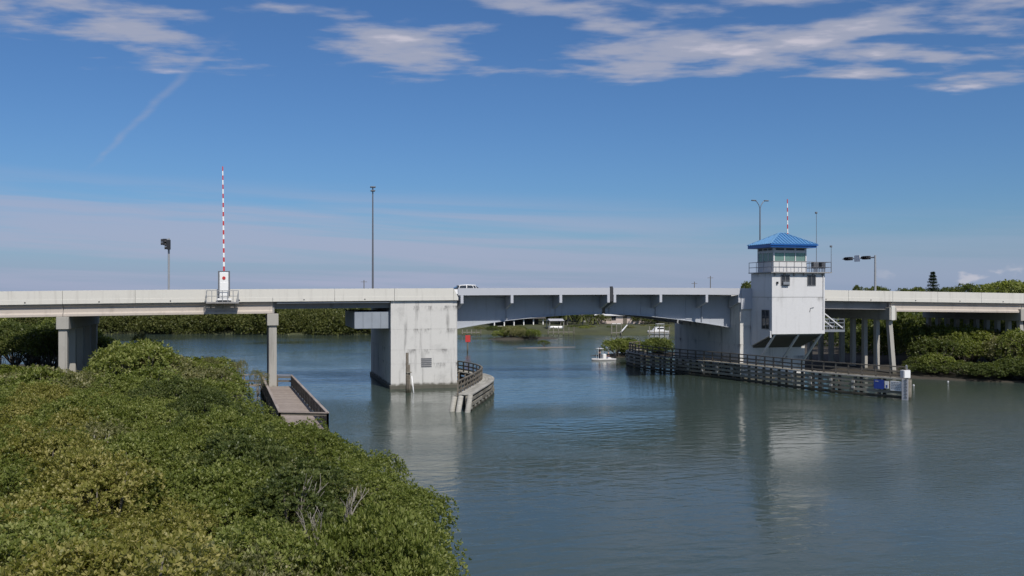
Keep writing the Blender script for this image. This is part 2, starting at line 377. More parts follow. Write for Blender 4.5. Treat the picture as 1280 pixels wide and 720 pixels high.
def deck_parts(root, X0, X1):
    n = max(1, round((X1-X0)/7.0))
    for i in range(n):
        a_, b_ = X0+(X1-X0)*i/n+.018, X0+(X1-X0)*(i+1)/n-.018
        strip(MB(), a_, b_, PAR).build('parapet', 'parapet_concrete', root)
        q = MB(); X = (a_+b_)/2; q.tube([(X, -.06, zt(X)-1.10), (X, .02, zt(X)-1.08)], .06, 8); q.build('scupper', 'dark_steel', root)
    strip(MB(), X0+0.015, X1-0.015, PARB).build('parapet', 'parapet_concrete', root)
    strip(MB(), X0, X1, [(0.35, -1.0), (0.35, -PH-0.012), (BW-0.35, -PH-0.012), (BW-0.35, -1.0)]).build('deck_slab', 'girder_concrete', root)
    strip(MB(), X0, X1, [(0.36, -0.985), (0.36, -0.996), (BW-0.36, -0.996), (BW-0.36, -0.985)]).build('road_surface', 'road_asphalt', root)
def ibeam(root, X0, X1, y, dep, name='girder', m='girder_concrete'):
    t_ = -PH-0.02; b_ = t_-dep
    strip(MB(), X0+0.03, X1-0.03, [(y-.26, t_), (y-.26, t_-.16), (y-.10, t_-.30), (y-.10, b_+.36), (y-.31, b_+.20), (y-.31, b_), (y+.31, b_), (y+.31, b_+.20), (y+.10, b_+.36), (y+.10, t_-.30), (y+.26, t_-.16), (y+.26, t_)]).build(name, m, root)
def steel_girder(root, X0, X1, y, dep, m='dark_stain'):
    t_ = -PH-0.02; b_ = t_-dep
    strip(MB(), X0+0.03, X1-0.03, [(y-.2, t_), (y-.2, t_-.05), (y-.03, t_-.05), (y-.03, b_+.05), (y-.2, b_+.05), (y-.2, b_), (y+.2, b_), (y+.2, b_+.05), (y+.03, b_+.05), (y+.03, t_-.05), (y+.2, t_-.05), (y+.2, t_)]).build('girder', m, root)
GY = (0.52, 3.9, 7.2, 10.6, 14.0, 17.25)

# ---- left viaduct
vl = thing('approach_viaduct', 'long concrete approach viaduct on square columns at left above the mangroves', 'bridge', (X_A, 9, 0))
xa0 = X_A-LSP
for a_, b_, kind in ((xa0-LSP*0.6, xa0, 'i'), (xa0, X_A, 'i'), (X_A, X_B, 'i'), (X_B, X_PL0+0.35, 's')):
    deck_parts(vl, a_, b_)
    for i, y in enumerate(GY):
        if kind == 'i': ibeam(vl, a_, b_, y, 1.16)
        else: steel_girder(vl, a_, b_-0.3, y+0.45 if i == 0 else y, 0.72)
def bent_columns(root, X, capdz, ys, wid, m='pile_concrete', caph=1.2):
    zc = zt(X)-PH-capdz
    b = MB(); b.bevbox(X-.55, X+.55, -0.05, BW+0.05, zc-caph, zc-0.01, .03)
    cap = b.build('bent', m, root)
    for y in ys:
        q = MB(); q.bevbox(X-wid/2, X+wid/2, y-wid/2, y+wid/2, -2.0, zc-caph-0.004, .04); q.build('column', m, cap)
CY = (0.55, 4.8, 9.0, 13.2, 17.45)
for X in (xa0, X_A, X_B): bent_columns(vl, X, 1.2, CY, 0.78)
# bearing pads/diaphragm between the beam ends above each bent
for X in (xa0, X_A, X_B):
    b = MB(); b.box(X-.16, X+.16, 0.52, BW-0.52, zt(X)-PH-1.19, zt(X)-PH-0.025); b.build('diaphragm', 'dark_stain', vl)

q = MB(); q.tube([(X, 0.2, zt(X)-PH-.16) for X in np.linspace(X_B+.4, X_PL0-.1, 9)], .07, 7); q.build('service_pipe', 'galvanised', vl)
# ---- right viaduct
vr = thing('approach_viaduct', 'right concrete approach viaduct on rows of slim piles behind the control tower', 'bridge', (X_C, 9, 0))
for a_, b_, kind in ((X_PR1-0.4, X_C, 's'), (X_C, X_D, 'i'), (X_D, X_D+RSP, 'i'), (X_D+RSP, X_D+2*RSP, 'i')):
    deck_parts(vr, a_, b_)
    for i, y in enumerate(GY):
        if kind == 'i': ibeam(vr, a_, b_, y, 1.16)
        else: steel_girder(vr, a_, b_, y+0.3 if i == 0 else y, 0.95)
def pile_bent(root, X, n=8, y0=0.7, y1=17.3):
    zc = zt(X)-PH-0.7
    b = MB(); b.bevbox(X-.5, X+.5, -0.05, BW+.05, zc-1.5, zc, .03); cap = b.build('bent', 'pile_concrete', root)
    for i in range(n):
        y = y0+(y1-y0)*i/(n-1); bat = 0.055*(1 if i == 0 else -1 if i == n-1 else 0)
        q = MB(); L = zc-1.504+2
        w2 = .26
        q.loft([[(X+sx_*w2+k*L*0.05*(i == 0), y+sy_*w2-bat*k*L, zc-1.504-k*L) for sx_, sy_ in ((-1,-1),(1,-1),(1,1),(-1,1))] for k in (0, 1)])
        q.build('pile', 'pile_concrete', cap)
pile_bent(vr, X_C); pile_bent(vr, X_D, 10); pile_bent(vr, X_D+RSP, 8); pile_bent(vr, X_D+2*RSP, 8)
for X in (X_C, X_D):
    b = MB(); b.box(X-.16, X+.16, 0.52, BW-0.52, zt(X)-PH-0.69, zt(X)-PH-0.025); b.build('diaphragm', 'dark_stain', vr)
pb = MB(); pb.bevbox(X_C-.30, X_C+.22, -0.16, 0.40, zt(X_C)-PH-2.25, zt(X_C)-PH-0.5, .04); pb.build('pedestal', 'parapet_concrete', vr)

# ------------------------------------------------------------------ bascule piers
def pier(X0, X1, label):
    r = thing('bascule_pier', label, 'pier', ((X0+X1)/2, 9, 0))
    zl = zt((X0+X1)/2)-PH-0.03
    lifts = [0.42, 2.6, 4.05, 6.2, zl]
    b = MB(); b.bevbox(X0-.12, X1+.02, 0.13, BW-.13, -2.0, 0.40, .06); b.build('footing', 'pier_concrete', r)
    prev = 0.403
    for i, zz in enumerate(lifts[1:]):
        b = MB(); b.bevbox(X0, X1, 0.25, BW-0.25, prev, zz-0.006, .012); b.build('pour_lift', 'pier_concrete', r); prev = zz
    return r
pl = pier(X_PL0, X_PL1, 'massive pale concrete bascule pier at the left end of the opening span, black streaks')
# parapet over the left pier, with its sloping joint by the leaf
b = MB()
xe = X_PL1
strip(MB(), X_PL0+0.37, xe-0.45, PAR).build('parapet', 'parapet_concrete', pl)
strip(MB(), X_PL0+0.37, xe-0.45, PARB).build('parapet', 'parapet_concrete', pl)
z1 = zt(xe)
b.prism([(xe-0.43, z1-PH), (xe+0.05, z1-PH), (xe+0.05, z1-0.95), (xe-0.43, z1-0.02)], -0.05, 0.30, 'y'); b.build('parapet_end', 'parapet_concrete', pl)
strip(MB(), X_PL0+0.36, xe, [(0.35, -1.0), (0.35, -PH-0.012), (BW-.35, -PH-0.012), (BW-.35, -1.0)]).build('road_surface', 'road_asphalt', pl)
# counterweight housing sticking out left under the deck
cw = MB(); xw0 = gx(443, 1.0); cw.bevbox(xw0, X_PL0-.003, 1.0, BW-6.5, 6.25, 8.05, .05); cw.build('counterweight_housing', 'housing_paint', pl)
for i in range(1, 4):
    q = MB(); X = xw0+(X_PL0-xw0)*i/4; q.box(X-.02, X+.02, 0.93, 0.995, 6.3, 8.0); q.build('stiffener', 'housing_paint', pl)
g = MB()
vx, vy = gx(526.5, 0.25), gx(539.5, 0.25)
for i in range(5): g.box(vx, vy, 0.20, 0.245, 2.25+i*0.2, 2.37+i*0.2)
g.build('vent_grille', 'louver', pl)
pr = pier(X_PR0, X_PR1, 'grey concrete bascule pier carrying the control tower right of the channel')
xr0, xr1 = X_PR0, X_PR1
strip(MB(), xr0+0.1, xr1-0.42, [(y+BW*0+0.0, d) for y, d in PARB]).build('parapet', 'parapet_concrete', pr)
strip(MB(), xr0+0.1, xr1-0.41, [(0.35, -1.0), (0.35, -PH-0.012), (BW-.35, -PH-0.012), (BW-.35, -1.0)]).build('road_surface', 'road_asphalt', pr)
b = MB(); b.box(xr0+.02, gx(941, 0)-.06, -0.02, 0.22, zt(xr0)-2.4, zt(xr0)); b.build('parapet_end', 'fascia_paint', pr)

# ------------------------------------------------------------------ bascule leaves
zc_ = 7.5
def leaf_bottom_L(X): k = min(1, max(0, (X_MID-X)/(X_MID-X_PL1))); return 7.66-1.55*k**2
def leaf_bottom_R(X): k = min(1, max(0, (X-X_MID)/(X_PR0-X_MID))); return 7.66-1.70*k**1.6
def bascule(X0, X1, bot, label, brk):
    r = thing('bascule_leaf', label, 'drawbridge leaf', ((X0+X1)/2, 9, 7.5))
    for yy in (0.0, BW-0.28):
        strip(MB(), X0, X1, [(yy, -0.0), (yy, -0.76), (yy+.28, -0.76), (yy+.28, 0.0)]).build('sidewalk_fascia', 'fascia_paint', r)
    strip(MB(), X0, X1, [(0.282, -0.64), (0.282, -0.80), (BW-.282, -0.80), (BW-.282, -0.64)]).build('deck_grating', 'dark_steel', r)
    for y in (2.5, BW-2.5):
        gird = strip(MB(), X0, X1, [(y-.03, -0.95), (y-.03, None), (y+.03, None), (y+.03, -0.95)], 2.0, bot).build('girder', 'leaf_paint', r)
        strip(MB(), X0, X1, [(y-.28, -0.81), (y-.28, -0.95), (y+.28, -0.95), (y+.28, -0.81)]).build('top_flange', 'leaf_paint', gird)
        n = 16; rings = []
        for i in range(n+1):
            X = X0+(X1-X0)*i/n; z = bot(X); rings.append([(X, y-.3, z-.06), (X, y+.3, z-.06), (X, y+.3, z), (X, y-.3, z)])
        MB().loft(rings).build('bottom_flange', 'leaf_paint', gird)
        if y < 9:
            for px in brk:
                X = gx(px-7, y); 
                if not (X0+.3 < X < X1-.3): continue
                q = MB(); q.box(X-.045, X+.045, y-.24, y-.032, bot(X)+.005, zt(X)-.953); q.build('stiffener', 'leaf_paint', gird)
    for px in brk:
        X = min(max(gx(px), X0+.16), X1-.16)
        z = zt(X)
        for sgn, ye in ((1, 0.0), (-1, BW)):
            q = MB()
            q.prism([(ye-sgn*.03, z-0.768), (ye-sgn*.03, z-1.62), (ye+sgn*.22, z-1.66), (ye+sgn*2.3, z-2.3), (ye+sgn*2.3, z-0.955), (ye+sgn*.3, z-0.81), (ye+sgn*.3, z-0.768)], X-.15, X+.15, 'x')
            q.build('bracket', 'fascia_paint', r)
    for k in (.30, .66):
        X = X0+(X1-X0)*k; q = MB(); q.box(X-.42, X+.42, 2.42, 2.466, bot(X)+.15, zt(X)-1.05)
        for zz in np.arange(bot(X)+.3, zt(X)-1.1, .22):
            for xx in (-.33, -.2, .2, .33): q.box(X+xx-.03, X+xx+.03, 2.40, 2.418, zz-.03, zz+.03)
        q.build('splice_plate', 'leaf_paint', r)
    n = 5
    for i in range(n):
        X = X0+(X1-X0)*(i+.5)/n; q = MB(); q.box(X-.12, X+.12, 2.55, BW-2.55, max(bot(X)+.3, zt(X)-2.2), zt(X)-0.805); q.build('floor_beam', 'leaf_paint', r)
    return r
bascule(X_PL1+.06, X_MID-.20, leaf_bottom_L, 'left half of the opening span, blue grey girder curving up from the bare pier', (577.5, 640, 701, 761))
bascule(X_MID+.20, X_PR0-.05, leaf_bottom_R, 'right half of the opening span, blue grey girder running into the tower pier', (768.5, 826, 883.5, 937))
lk = thing('span_lock', 'dark steel locking gear in the gap where the two leaves meet', 'bridge machinery', (X_MID, 1.5, 8.5))
q = MB(); z = zt(X_MID); q.box(X_MID-.10, X_MID+.10, 0.3, BW-.3, z-1.6, z-.4); q.build('lock_bar', 'dark_steel', lk)
q = MB(); q.box(X_MID-.15, X_MID+.15, -.02, .2, z-1.5, z+.15); q.build('joint_cover', 'dark_steel', lk)

# ------------------------------------------------------------------ control tower
YF = -4.35
TX0 = gx(940, 0.0); TX1 = gx(1031, YF); ZF = 12.25; ZB = 5.42
tw = thing('control_tower', 'white bridge tender tower with blue hipped roof and glazed cab', 'control tower', ((TX0+TX1)/2, -2, ZB))
def hollow_wall():
    jz = gz(990, 371.5, YF)
    b = MB(); b.box(TX0, TX1, YF, 0.2, jz+.03, ZF-.06); b.build('upper_shaft', 'tower_paint', tw)
    b = MB(); b.box(TX0+.025, TX1-.025, YF+.025, 0.2, jz-.03, jz+.03); b.build('joint_groove', 'dark_stain', tw)
    b = MB(); b.prism([(YF, jz-.03), (YF, ZB), (0.2, 3.9), (0.2, jz-.03)], TX0, TX1, 'x'); b.build('lower_shaft', 'tower_paint', tw)
    b = MB(); b.prism([(YF+.3, ZB-.10), (YF+.3, ZB-.22), (0.2, 3.78-.12), (0.2, 3.80)], TX0+.25, TX1-.25, 'x'); b.build('soffit', 'shaded_soffit', tw)  # added dark plate; underside shadow is painted in along with a dark surface
    b = MB(); b.bevbox(TX0-.16, TX0+.0-.004, YF+.1, YF+.35, ZB-.4, ZB+.35, .02); b.build('drain_box', 'tower_paint', tw)
hollow_wall()
def window(parent, x0, x1, y, z0, z1, nx=1, nz=1, face='y', pane='dark_glass'):
    """frame proud of the wall with recessed panes; face 'y' looks to -Y, 'x' looks to -X (x0,x1 are then Y values)"""
    def bx(mb, a0, a1, d0, d1, c0, c1):
        if face == 'y': mb.box(a0, a1, y-d1, y-d0, c0, c1)
        else: mb.box(y-d1, y-d0, a0, a1, c0, c1)
    f = MB(); t_ = .07
    bx(f, x0, x1, .003, .07, z0, z0+t_); bx(f, x0, x1, .003, .07, z1-t_, z1); bx(f, x0, x0+t_, .004, .068, z0+t_, z1-t_); bx(f, x1-t_, x1, .004, .068, z0+t_, z1-t_)
    for i in range(1, nx): X = x0+(x1-x0)*i/nx; bx(f, X-.03, X+.03, .005, .062, z0+t_, z1-t_)
    for i in range(1, nz): Z = z0+(z1-z0)*i/nz; bx(f, x0+t_, x1-t_, .006, .056, Z-.02, Z+.02)
    fo = f.build('window', 'louver', parent)
    p_ = MB(); bx(p_, x0+.03, x1-.03, .002, .022, z0+.03, z1-.03); p_.build('pane', pane, fo)
    return fo
wz0, wz1 = gz(981, 357, YF), gz(981, 343.5, YF)
window(tw, gx(976, YF), gx(987, YF), YF, wz0, wz1, 2, 2); window(tw, gx(1009, YF), gx(1019.5, YF), YF, wz0, wz1, 2, 1)
# box air conditioner in the lower half of the first window
b = MB(); b.bevbox(gx(977.5, YF), gx(985.5, YF), YF-.32, YF-.075, wz0+.09, wz0+.42, .02); b.build('window_box', 'galvanised', tw)
def yside(px): # Y on the left wall seen at px
    lo, hi = YF, 0.2
    for _ in range(40):
        mid = (lo+hi)/2
        v = Vector((TX0, mid, 0))-CAM; pxm = 640+FPX*v.dot(RT)/v.dot(FW)
        if pxm > px: lo = mid
        else: hi = mid
    return lo
ya, yb = yside(962), yside(952.5)
window(tw, ya, yb, TX0, 10-(411-HOR)*106/FPX, 10-(387-HOR)*106/FPX, 2, 3, 'x')
b = MB(); lx = gx(971, YF); b.bevbox(lx-.08, lx+.12, YF-.18, YF-.003, gz(971, 355, YF), gz(971, 352, YF), .02); b.build('wall_lamp', 'black_plastic', tw)
b = MB(); b.tube([(gx(1012, YF), YF-.03, gz(1012, 390, YF)), (gx(1013, YF), YF-.05, gz(1012, 385, YF)), (gx(1017, YF), YF-.05, gz(1012, 384.3, YF))], .03); b.build('conduit', 'louver', tw)
# struts under the overhang
for X in (TX0+.45, (TX0+TX1)/2+.1, TX1-.35):
    q = MB(); q.bar((X, YF+.25, ZB-.1), (X, 0.16, 1.45), .2, .2); q.build('strut', 'tower_paint', tw)
# balcony
BX0, BX1, BY0 = TX0-.32, gx(1040, YF-.4), YF-.42
b = MB(); b.box(BX0, BX1, BY0, 0.25, ZF-.04, ZF+.06); b.build('balcony_slab', 'dark_stain', tw)
b = MB()
for X in np.linspace(TX0+.3, TX1-.3, 6): b.prism([(BY0+.05, ZF-.044), (YF-.002, ZF-.044), (YF-.002, ZF-.4)], X-.08, X+.08, 'x')
b.build('balcony_corbels', 'dark_stain', tw)
rb = MB()
def rail_run(mb, a, b_, z, n):
    a = Vector(a); b_ = Vector(b_)
    for zz in (.55, 1.12): mb.tube([(a.x, a.y, z+zz), (b_.x, b_.y, z+zz)], .032, 6)
    for i in range(n+1):
        p = a.lerp(b_, i/n); mb.tube([(p.x, p.y, z), (p.x, p.y, z+1.12)], .03, 6)
rail_run(rb, (BX0+.06, BY0+.06, 0), (BX1-.06, BY0+.06, 0), ZF+.06, 8); rb.build('balcony_railing', 'pole_grey', tw)
rb = MB(); rail_run(rb, (BX0+.06, BY0+.1, 0), (BX0+.06, 0.2, 0), ZF+.06, 3); rb.build('balcony_railing', 'pole_grey', tw)
rb = MB(); rail_run(rb, (BX1-.06, BY0+.1, 0), (BX1-.06, 0.2, 0), ZF+.06, 3); rb.build('balcony_railing', 'pole_grey', tw)
# cab
CX0, CX1, CY0, CY1 = gx(967, YF+.15), gx(1008, YF+.15), YF+.15, YF+3.6
zs0 = gz(990, 327, CY0); zw1 = gz(990, 316, CY0); ze = gz(990, 309.5, CY0); zf0 = ZF+.064
b = MB()
b.box(CX0, CX1, CY0, CY0+.15, zf0, zs0); b.box(CX0, CX1, CY1-.15, CY1, zf0, zs0); b.box(CX0, CX0+.15, CY0+.152, CY1-.152, zf0, zs0); b.box(CX1-.15, CX1, CY0+.152, CY1-.152, zf0, zs0)
b.build('cab_wall', 'tower_paint', tw)
b = MB(); b.box(CX0-.05, CX1+.05, CY0-.05, CY1+.05, zs0+.003, zs0+.06); b.build('sill', 'dark_stain', tw)
b = MB()
for X in (CX0+.06, CX1-.06):
    for Y in (CY0+.06, CY1-.06): b.box(X-.075, X+.075, Y-.075, Y+.075, zs0+.062, zw1)
for i in (1, 2):
    X = CX0+(CX1-CX0)*i/3
    for Y in (CY0+.06, CY1-.06): b.box(X-.055, X+.055, Y-.05, Y+.05, zs0+.062, zw1)
    Y = CY0+(CY1-CY0)*i/3
    for X in (CX0+.06, CX1-.06): b.box(X-.05, X+.05, Y-.05, Y+.05, zs0+.062, zw1)
b.build('mullions', 'tower_paint', tw)
def bay(a, b_, n): return [(a+(b_-a)*i/n, a+(b_-a)*(i+1)/n) for i in range(n)]
for a_, b_ in bay(CX0+.13, CX1-.13, 3):
    for Y in (CY0+.06, CY1-.06):
        q = MB(); q.box(a_+.05, b_-.05, Y-.008, Y+.008, zs0+.065, zw1-.003); q.build('pane', 'green_glass', tw)
for a_, b_ in bay(CY0+.13, CY1-.13, 3):
    for X in (CX0+.06, CX1-.06):
        q = MB(); q.box(X-.008, X+.008, a_+.05, b_-.05, zs0+.065, zw1-.003); q.build('pane', 'green_glass', tw)
b = MB(); b.box(CX0-.01, CX1+.01, CY0-.01, CY1+.01, zw1+.002, ze+.05); b.build('cab_lintel', 'tower_paint', tw)
for a_, b_ in bay(CX0+.15, CX1-.15, 3):
    q = MB(); q.box(a_+.12, b_-.12, CY0-.04, CY0-.012, zw1+.28, zw1+.48); q.build('vent_slot', 'dark_steel', tw)
for a_, b_ in bay(CY0+.15, CY1-.15, 3):
    q = MB(); q.box(CX0-.04, CX0-.012, a_+.12, b_-.12, zw1+.28, zw1+.48); q.build('vent_slot', 'dark_steel', tw)
b = MB(); b.box(CX0+.9, CX1-1.1, CY0+1.0, CY0+1.7, zf0, zs0+.35); b.build('control_desk', 'galvanised', tw)
# roof
ov = 0.80; rx0, rx1, ry0, ry1 = CX0-ov, CX1+ov, CY0-ov, CY1+ov
zr0, zr1 = ze-.02, ze+.36; zap = gz(980, 291.5, (ry0+ry1)/2)
b = MB(); b.box(rx0, rx1, ry0, ry1, zr0, zr1); b.build('roof_fascia', 'roof_blue_dark', tw)
cx_ = (rx0+rx1)/2; cy_ = (ry0+ry1)/2; rl = .30
e = .06
A = [(rx0-e, ry0-e, zr1+.004), (rx1+e, ry0-e, zr1+.004), (rx1+e, ry1+e, zr1+.004), (rx0-e, ry1+e, zr1+.004), (cx_-rl, cy_, zap), (cx_+rl, cy_, zap)]
roof = MB().add(A, [(0,1,5,4), (1,2,5), (2,3,4,5), (3,0,4), (3,2,1,0)]).build('roof', 'roof_blue', tw)
b = MB()
def seam(p, q_): b.bar(Vector(p)+Vector((0,0,.02)), Vector(q_)+Vector((0,0,.03)), .07, .10)
for i in range(1, 14):                                     # standing seams run up to the hip or the ridge
    X = rx0-e+(rx1-rx0+2*e)*i/14; tL = min(1, (X-(rx0-e))/(cx_-rl-rx0+e)); tR = min(1, ((rx1+e)-X)/((rx1+e)-cx_-rl)); tt = min(tL, tR)
    for yy in (ry0-e, ry1+e): seam((X, yy, zr1+.004), (X, yy+(cy_-yy)*tt, zr1+.004+(zap-zr1)*tt))
for i in range(1, 12):
    Y = ry0-e+(ry1-ry0+2*e)*i/12; tt = min((Y-(ry0-e))/(cy_-ry0+e), ((ry1+e)-Y)/((ry1+e)-cy_))
    for xx, xt in ((rx0-e, cx_-rl), (rx1+e, cx_+rl)): seam((xx, Y, zr1+.004), (xx+(xt-xx)*tt, Y, zr1+.004+(zap-zr1)*tt))
b.build('seams', 'seam_blue', roof)
b = MB()
for i, j in ((0,4), (1,5), (2,5), (3,4), (4,5)): b.bar(Vector(A[i])+Vector((0,0,.03)), Vector(A[j])+Vector((0,0,.03)), .16, .07)
b.build('hip_caps', 'seam_blue', roof)
b = MB()
b.box(rx0-.12, rx1+.12, ry0-.13, ry0-.003, zr1-.16, zr1-.02); b.build('gutter', 'roof_blue_dark', tw)
b = MB(); b.tube([(TX1-.22, YF-.07, ZF-.1), (TX1-.22, YF-.07, ZB+.5)], .05, 8); b.build('downpipe', 'tower_paint', tw)
# plant on the open half of the balcony (each stands on the slab)
for px, wd, nm, mt_ in ((1018.5, .62, 'dark ventilation unit with two fans', 'louver'), (1027.5, .58, 'dark square floodlight box', 'black_plastic')):
    X = gx(px, YF+.5); zb_ = ZF+.065
    e_ = thing('equipment_box', nm + (' on the tower balcony beside the cab' if px < 1020 else ' at the right end of the tower balcony'), 'equipment', (X, YF+.5, zb_))
    q = MB()
    for sx_ in (-1, 1):
        for sy_ in (-1, 1): q.box(X+sx_*wd*.4-.03, X+sx_*wd*.4+.03, YF+.5+sy_*.2-.03, YF+.5+sy_*.2+.03, zb_, zb_+.42)
    q.build('stand', 'pole_grey', e_)
    q = MB(); q.bevbox(X-wd/2, X+wd/2, YF+.2, YF+.8, zb_+.424, zb_+1.12, .04); q.build('casing', mt_, e_)
    q = MB()
    for k in range(5): q.box(X-wd*.36, X+wd*.36, YF+.165, YF+.197, zb_+.5+k*.12, zb_+.56+k*.12)
    q.build('louvers', 'pole_grey', e_)
def whip(px, ytop, Y, label, r_=.035, head=True):
    X = gx(px, Y); zb_ = ZF+.065; zt_ = gz(px, ytop, Y)
    o = thing('antenna_mast', label, 'antenna', (X, Y, zb_))
    q = MB(); q.tube([(X, Y, zb_), (X, Y, zt_)], [r_, r_*.7], 8); q.build('mast', 'pole_grey', o)
    if head: q = MB(); q.bevbox(X-.16, X+.1, Y-.08, Y+.08, zt_-.02, zt_+.2, .03); q.build('head', 'pole_grey', o)
whip(1020.5, 267, YF+1.4, 'tall thin antenna mast on the tower balcony right of the blue roof')
whip(1039, 309, YF-.2, 'short mast with a dark head at the balcony corner')
# access platform hung on the right side of the pier
ap = thing('access_platform', 'small grey steel access platform with railing right of the tower', 'platform', (TX1+1.2, YF+1.4, 5.6))
px0, px1 = TX1+.01, gx(1056, YF+.6); pz = gz(1045, 413.5, YF+.6); y0_, y1_ = YF+.6, YF+2.6
b = MB(); b.box(px0, px1, y0_, y1_, pz-.12, pz+.12); b.build('floor_frame', 'galvanised', ap)
for Y in (y0_+.05, y1_-.05):
    b = MB()
    for zz in (.5, .9, 1.32): b.bar((px0, Y, pz+zz), (px1, Y, pz+zz), .06, .07)
    for X in np.linspace(px0+.05, px1-.05, 4): b.bar((X, Y, pz+.12), (X, Y, pz+1.34), .06, .06)
    b.build('railing', 'galvanised', ap)
    b = MB(); b.bar((px0, Y-.08, pz+2.2), (px1-.3, Y-.08, pz+.3), .1, .12); b.build('brace', 'tower_paint', ap)

# ------------------------------------------------------------------ things on the deck
def deck_z(X): return zt(X)-0.985
# left traffic gate on its outrigger platform
gX = gx(280, -0.6)
zpl = zt(gX)-PH
gt = thing('traffic_gate', 'raised red and white striped traffic gate arm above a white cabinet at left', 'traffic gate', (gX, -0.6, zpl))
bx0, bx1 = gx(257.5, -1.1), gx(298.5, -1.1)
b = MB(); b.box(bx0, bx1, -1.15, -0.06, zpl-.12, zpl+.02); b.build('platform', 'dark_stain', gt)
b = MB()
for X in np.linspace(bx0+.4, bx1-.4, 3): b.prism([(-1.1, zpl-.12), (-.06, zpl-.12), (-.06, zpl-.62)], X-.06, X+.06, 'x')
b.build('platform_brackets', 'dark_stain', gt)
b = MB()
for zz in (.6, 1.14): b.tube([(bx0+.04, -1.1, zpl+zz), (bx1-.04, -1.1, zpl+zz)], .03, 6)
for X in np.linspace(bx0+.04, bx1-.04, 7): b.tube([(X, -1.1, zpl), (X, -1.1, zpl+1.14)], .035, 6)
for X in (bx0+.04, bx1-.04):
    for zz in (.6, 1.14): b.tube([(X, -1.1, zpl+zz), (X, -.08, zpl+zz)], .03, 6)
b.build('railing', 'rail_steel', gt)
zc0, zc1 = gz(280, 374.5, -.6), gz(280, 340.5, -.6)
b = MB(); b.box(gX-.72, gX+.72, -.98, -.22, zc0-.05, zc0+.14); b.build('plinth', 'white_paint', gt)
b = MB(); b.bevbox(gX-.42, gX+.42, -.92, -.28, zc0+.143, zc1, .05); cab = b.build('cabinet', 'white_paint', gt)
b = MB(); b.box(gX-.34, gX+.34, -.945, -.922, zc0+.3, zc1-1.0); b.build('cabinet_door', 'white_paint', cab)
b = MB()
for sx_ in (-1, 1): b.bar((gX+sx_*.5, -.6, zc0+.3), (gX+sx_*.5, -.6, zc1+.05), .12, .2)
b.bar((gX-.56, -.6, zc1+.09), (gX+.56, -.6, zc1+.09), .2, .1); b.build('hinge_frame', 'pole_grey', gt)
b = MB(); b.tube([(gX, -.97, zc1-.55), (gX, -.93, zc1-.55)], .16, 14); b.build('warning_lamp', 'red_paint', gt)
ztop = gz(279, 208, -.6)
def striped_arm(root, X, Y, za, zb_, n, lean):
    L = (zb_-za)/n
    for k in range(n):
        p0 = Vector((X+lean*k/n, Y, za+L*k)); p1 = Vector((X+lean*(k+1)/n, Y, za+L*(k+1))); ww = .17-.07*k/n
        q = MB(); q.bar(p0, p1, ww, ww*.6, Vector((0, 1, 0))); q.build('arm_section', 'red_paint' if k % 2 == 0 else 'white_paint', root)
striped_arm(gt, gX, -.6, zc1+.14, ztop, 23, -.12)
# far gate, its arm seen over the tower roof
hX = gx(985, 16.5); g2 = thing('traffic_gate', 'raised striped traffic gate arm standing beyond the blue tower roof', 'traffic gate', (hX, 16.5, deck_z(hX)))
z0_ = deck_z(hX); b = MB(); b.bevbox(hX-.42, hX+.42, 16.2, 16.9, z0_, z0_+2.5, .05); b.build('cabinet', 'white_paint', g2)
striped_arm(g2, hX, 16.5, z0_+2.55, gz(984, 249, 16.5), 19, -.1)
# street lights
def light_pole(px, ytop, Y, label, arms):
    X = gx(px, Y); z0 = deck_z(X); z1 = gz(px, ytop, Y); r = thing('street_light', label, 'street light', (X, Y, z0))
    q = MB(); q.tube([(X, Y, z0), (X, Y, z0+.35)], .22, 10); q.build('base', 'pole_grey', r)
    q = MB(); q.tube([(X, Y, z0+.3), (X, Y, z1-(.9 if arms else .05))], [.13, .075], 10); q.build('pole', 'pole_grey', r)
    if arms:
        for s in (-1, 1):
            q = MB(); q.tube([(X, Y, z1-1.1), (X+s*.18, Y, z1-.55), (X+s*.5, Y, z1-.12), (X+s*.75, Y, z1)], .05, 8); a_ = q.build('arm', 'pole_grey', r)
            q = MB(); q.bevbox(X+s*.95-.34, X+s*.95+.34, Y-.14, Y+.14, z1-.05, z1+.1, .04); q.build('lamp_head', 'pole_grey', a_)
    else:
        for zz, wd in ((0, .32), (-.45, .26)):
            q = MB(); q.bevbox(X-wd, X+wd, Y-.35, Y+.2, z1+zz-.07, z1+zz+.08, .03); q.build('lamp_head', 'pole_grey', r)
light_pole(466, 234, 17.0, 'tall slim grey light pole alone above the deck left of centre', False)
light_pole(950, 251, 17.0, 'grey light pole with two curved arms beside the blue tower roof', True)
# traffic signals
def signal_head(root, c, along, n=3):
    c = Vector(c); a = Vector(along); q = MB(); L = .36*n
    q.bar(c-a*L/2, c+a*L/2, .42, .42, Vector((1, 0, 0)) if abs(a.z) > .5 else Vector((0, 0, 1))); h_ = q.build('signal_head', 'black_plastic', root)
    for k in range(n):
        cc = c+a*(k-(n-1)/2)*.36
        q = MB(); q.tube([cc+Vector((-.21, 0, 0)), cc+Vector((-.42, 0, 0))], [.15, .17], 10, False); q.build('visor', 'black_plastic', h_)
        q = MB(); q.tube([cc+Vector((-.215, 0, 0)), cc+Vector((-.225, 0, 0))], .13, 10); q.build('lens', 'dark_steel', h_)
Xs = gx(211, 15.5); zs_ = deck_z(Xs); sg = thing('traffic_signal', 'traffic signal post with dark heads on the deck at far left', 'traffic signal', (Xs, 15.5, zs_))
zt_ = gz(211, 298, 15.5)
q = MB(); q.tube([(Xs, 15.5, zs_), (Xs, 15.5, zt_)], .11, 10); q.build('pole', 'rail_steel', sg)
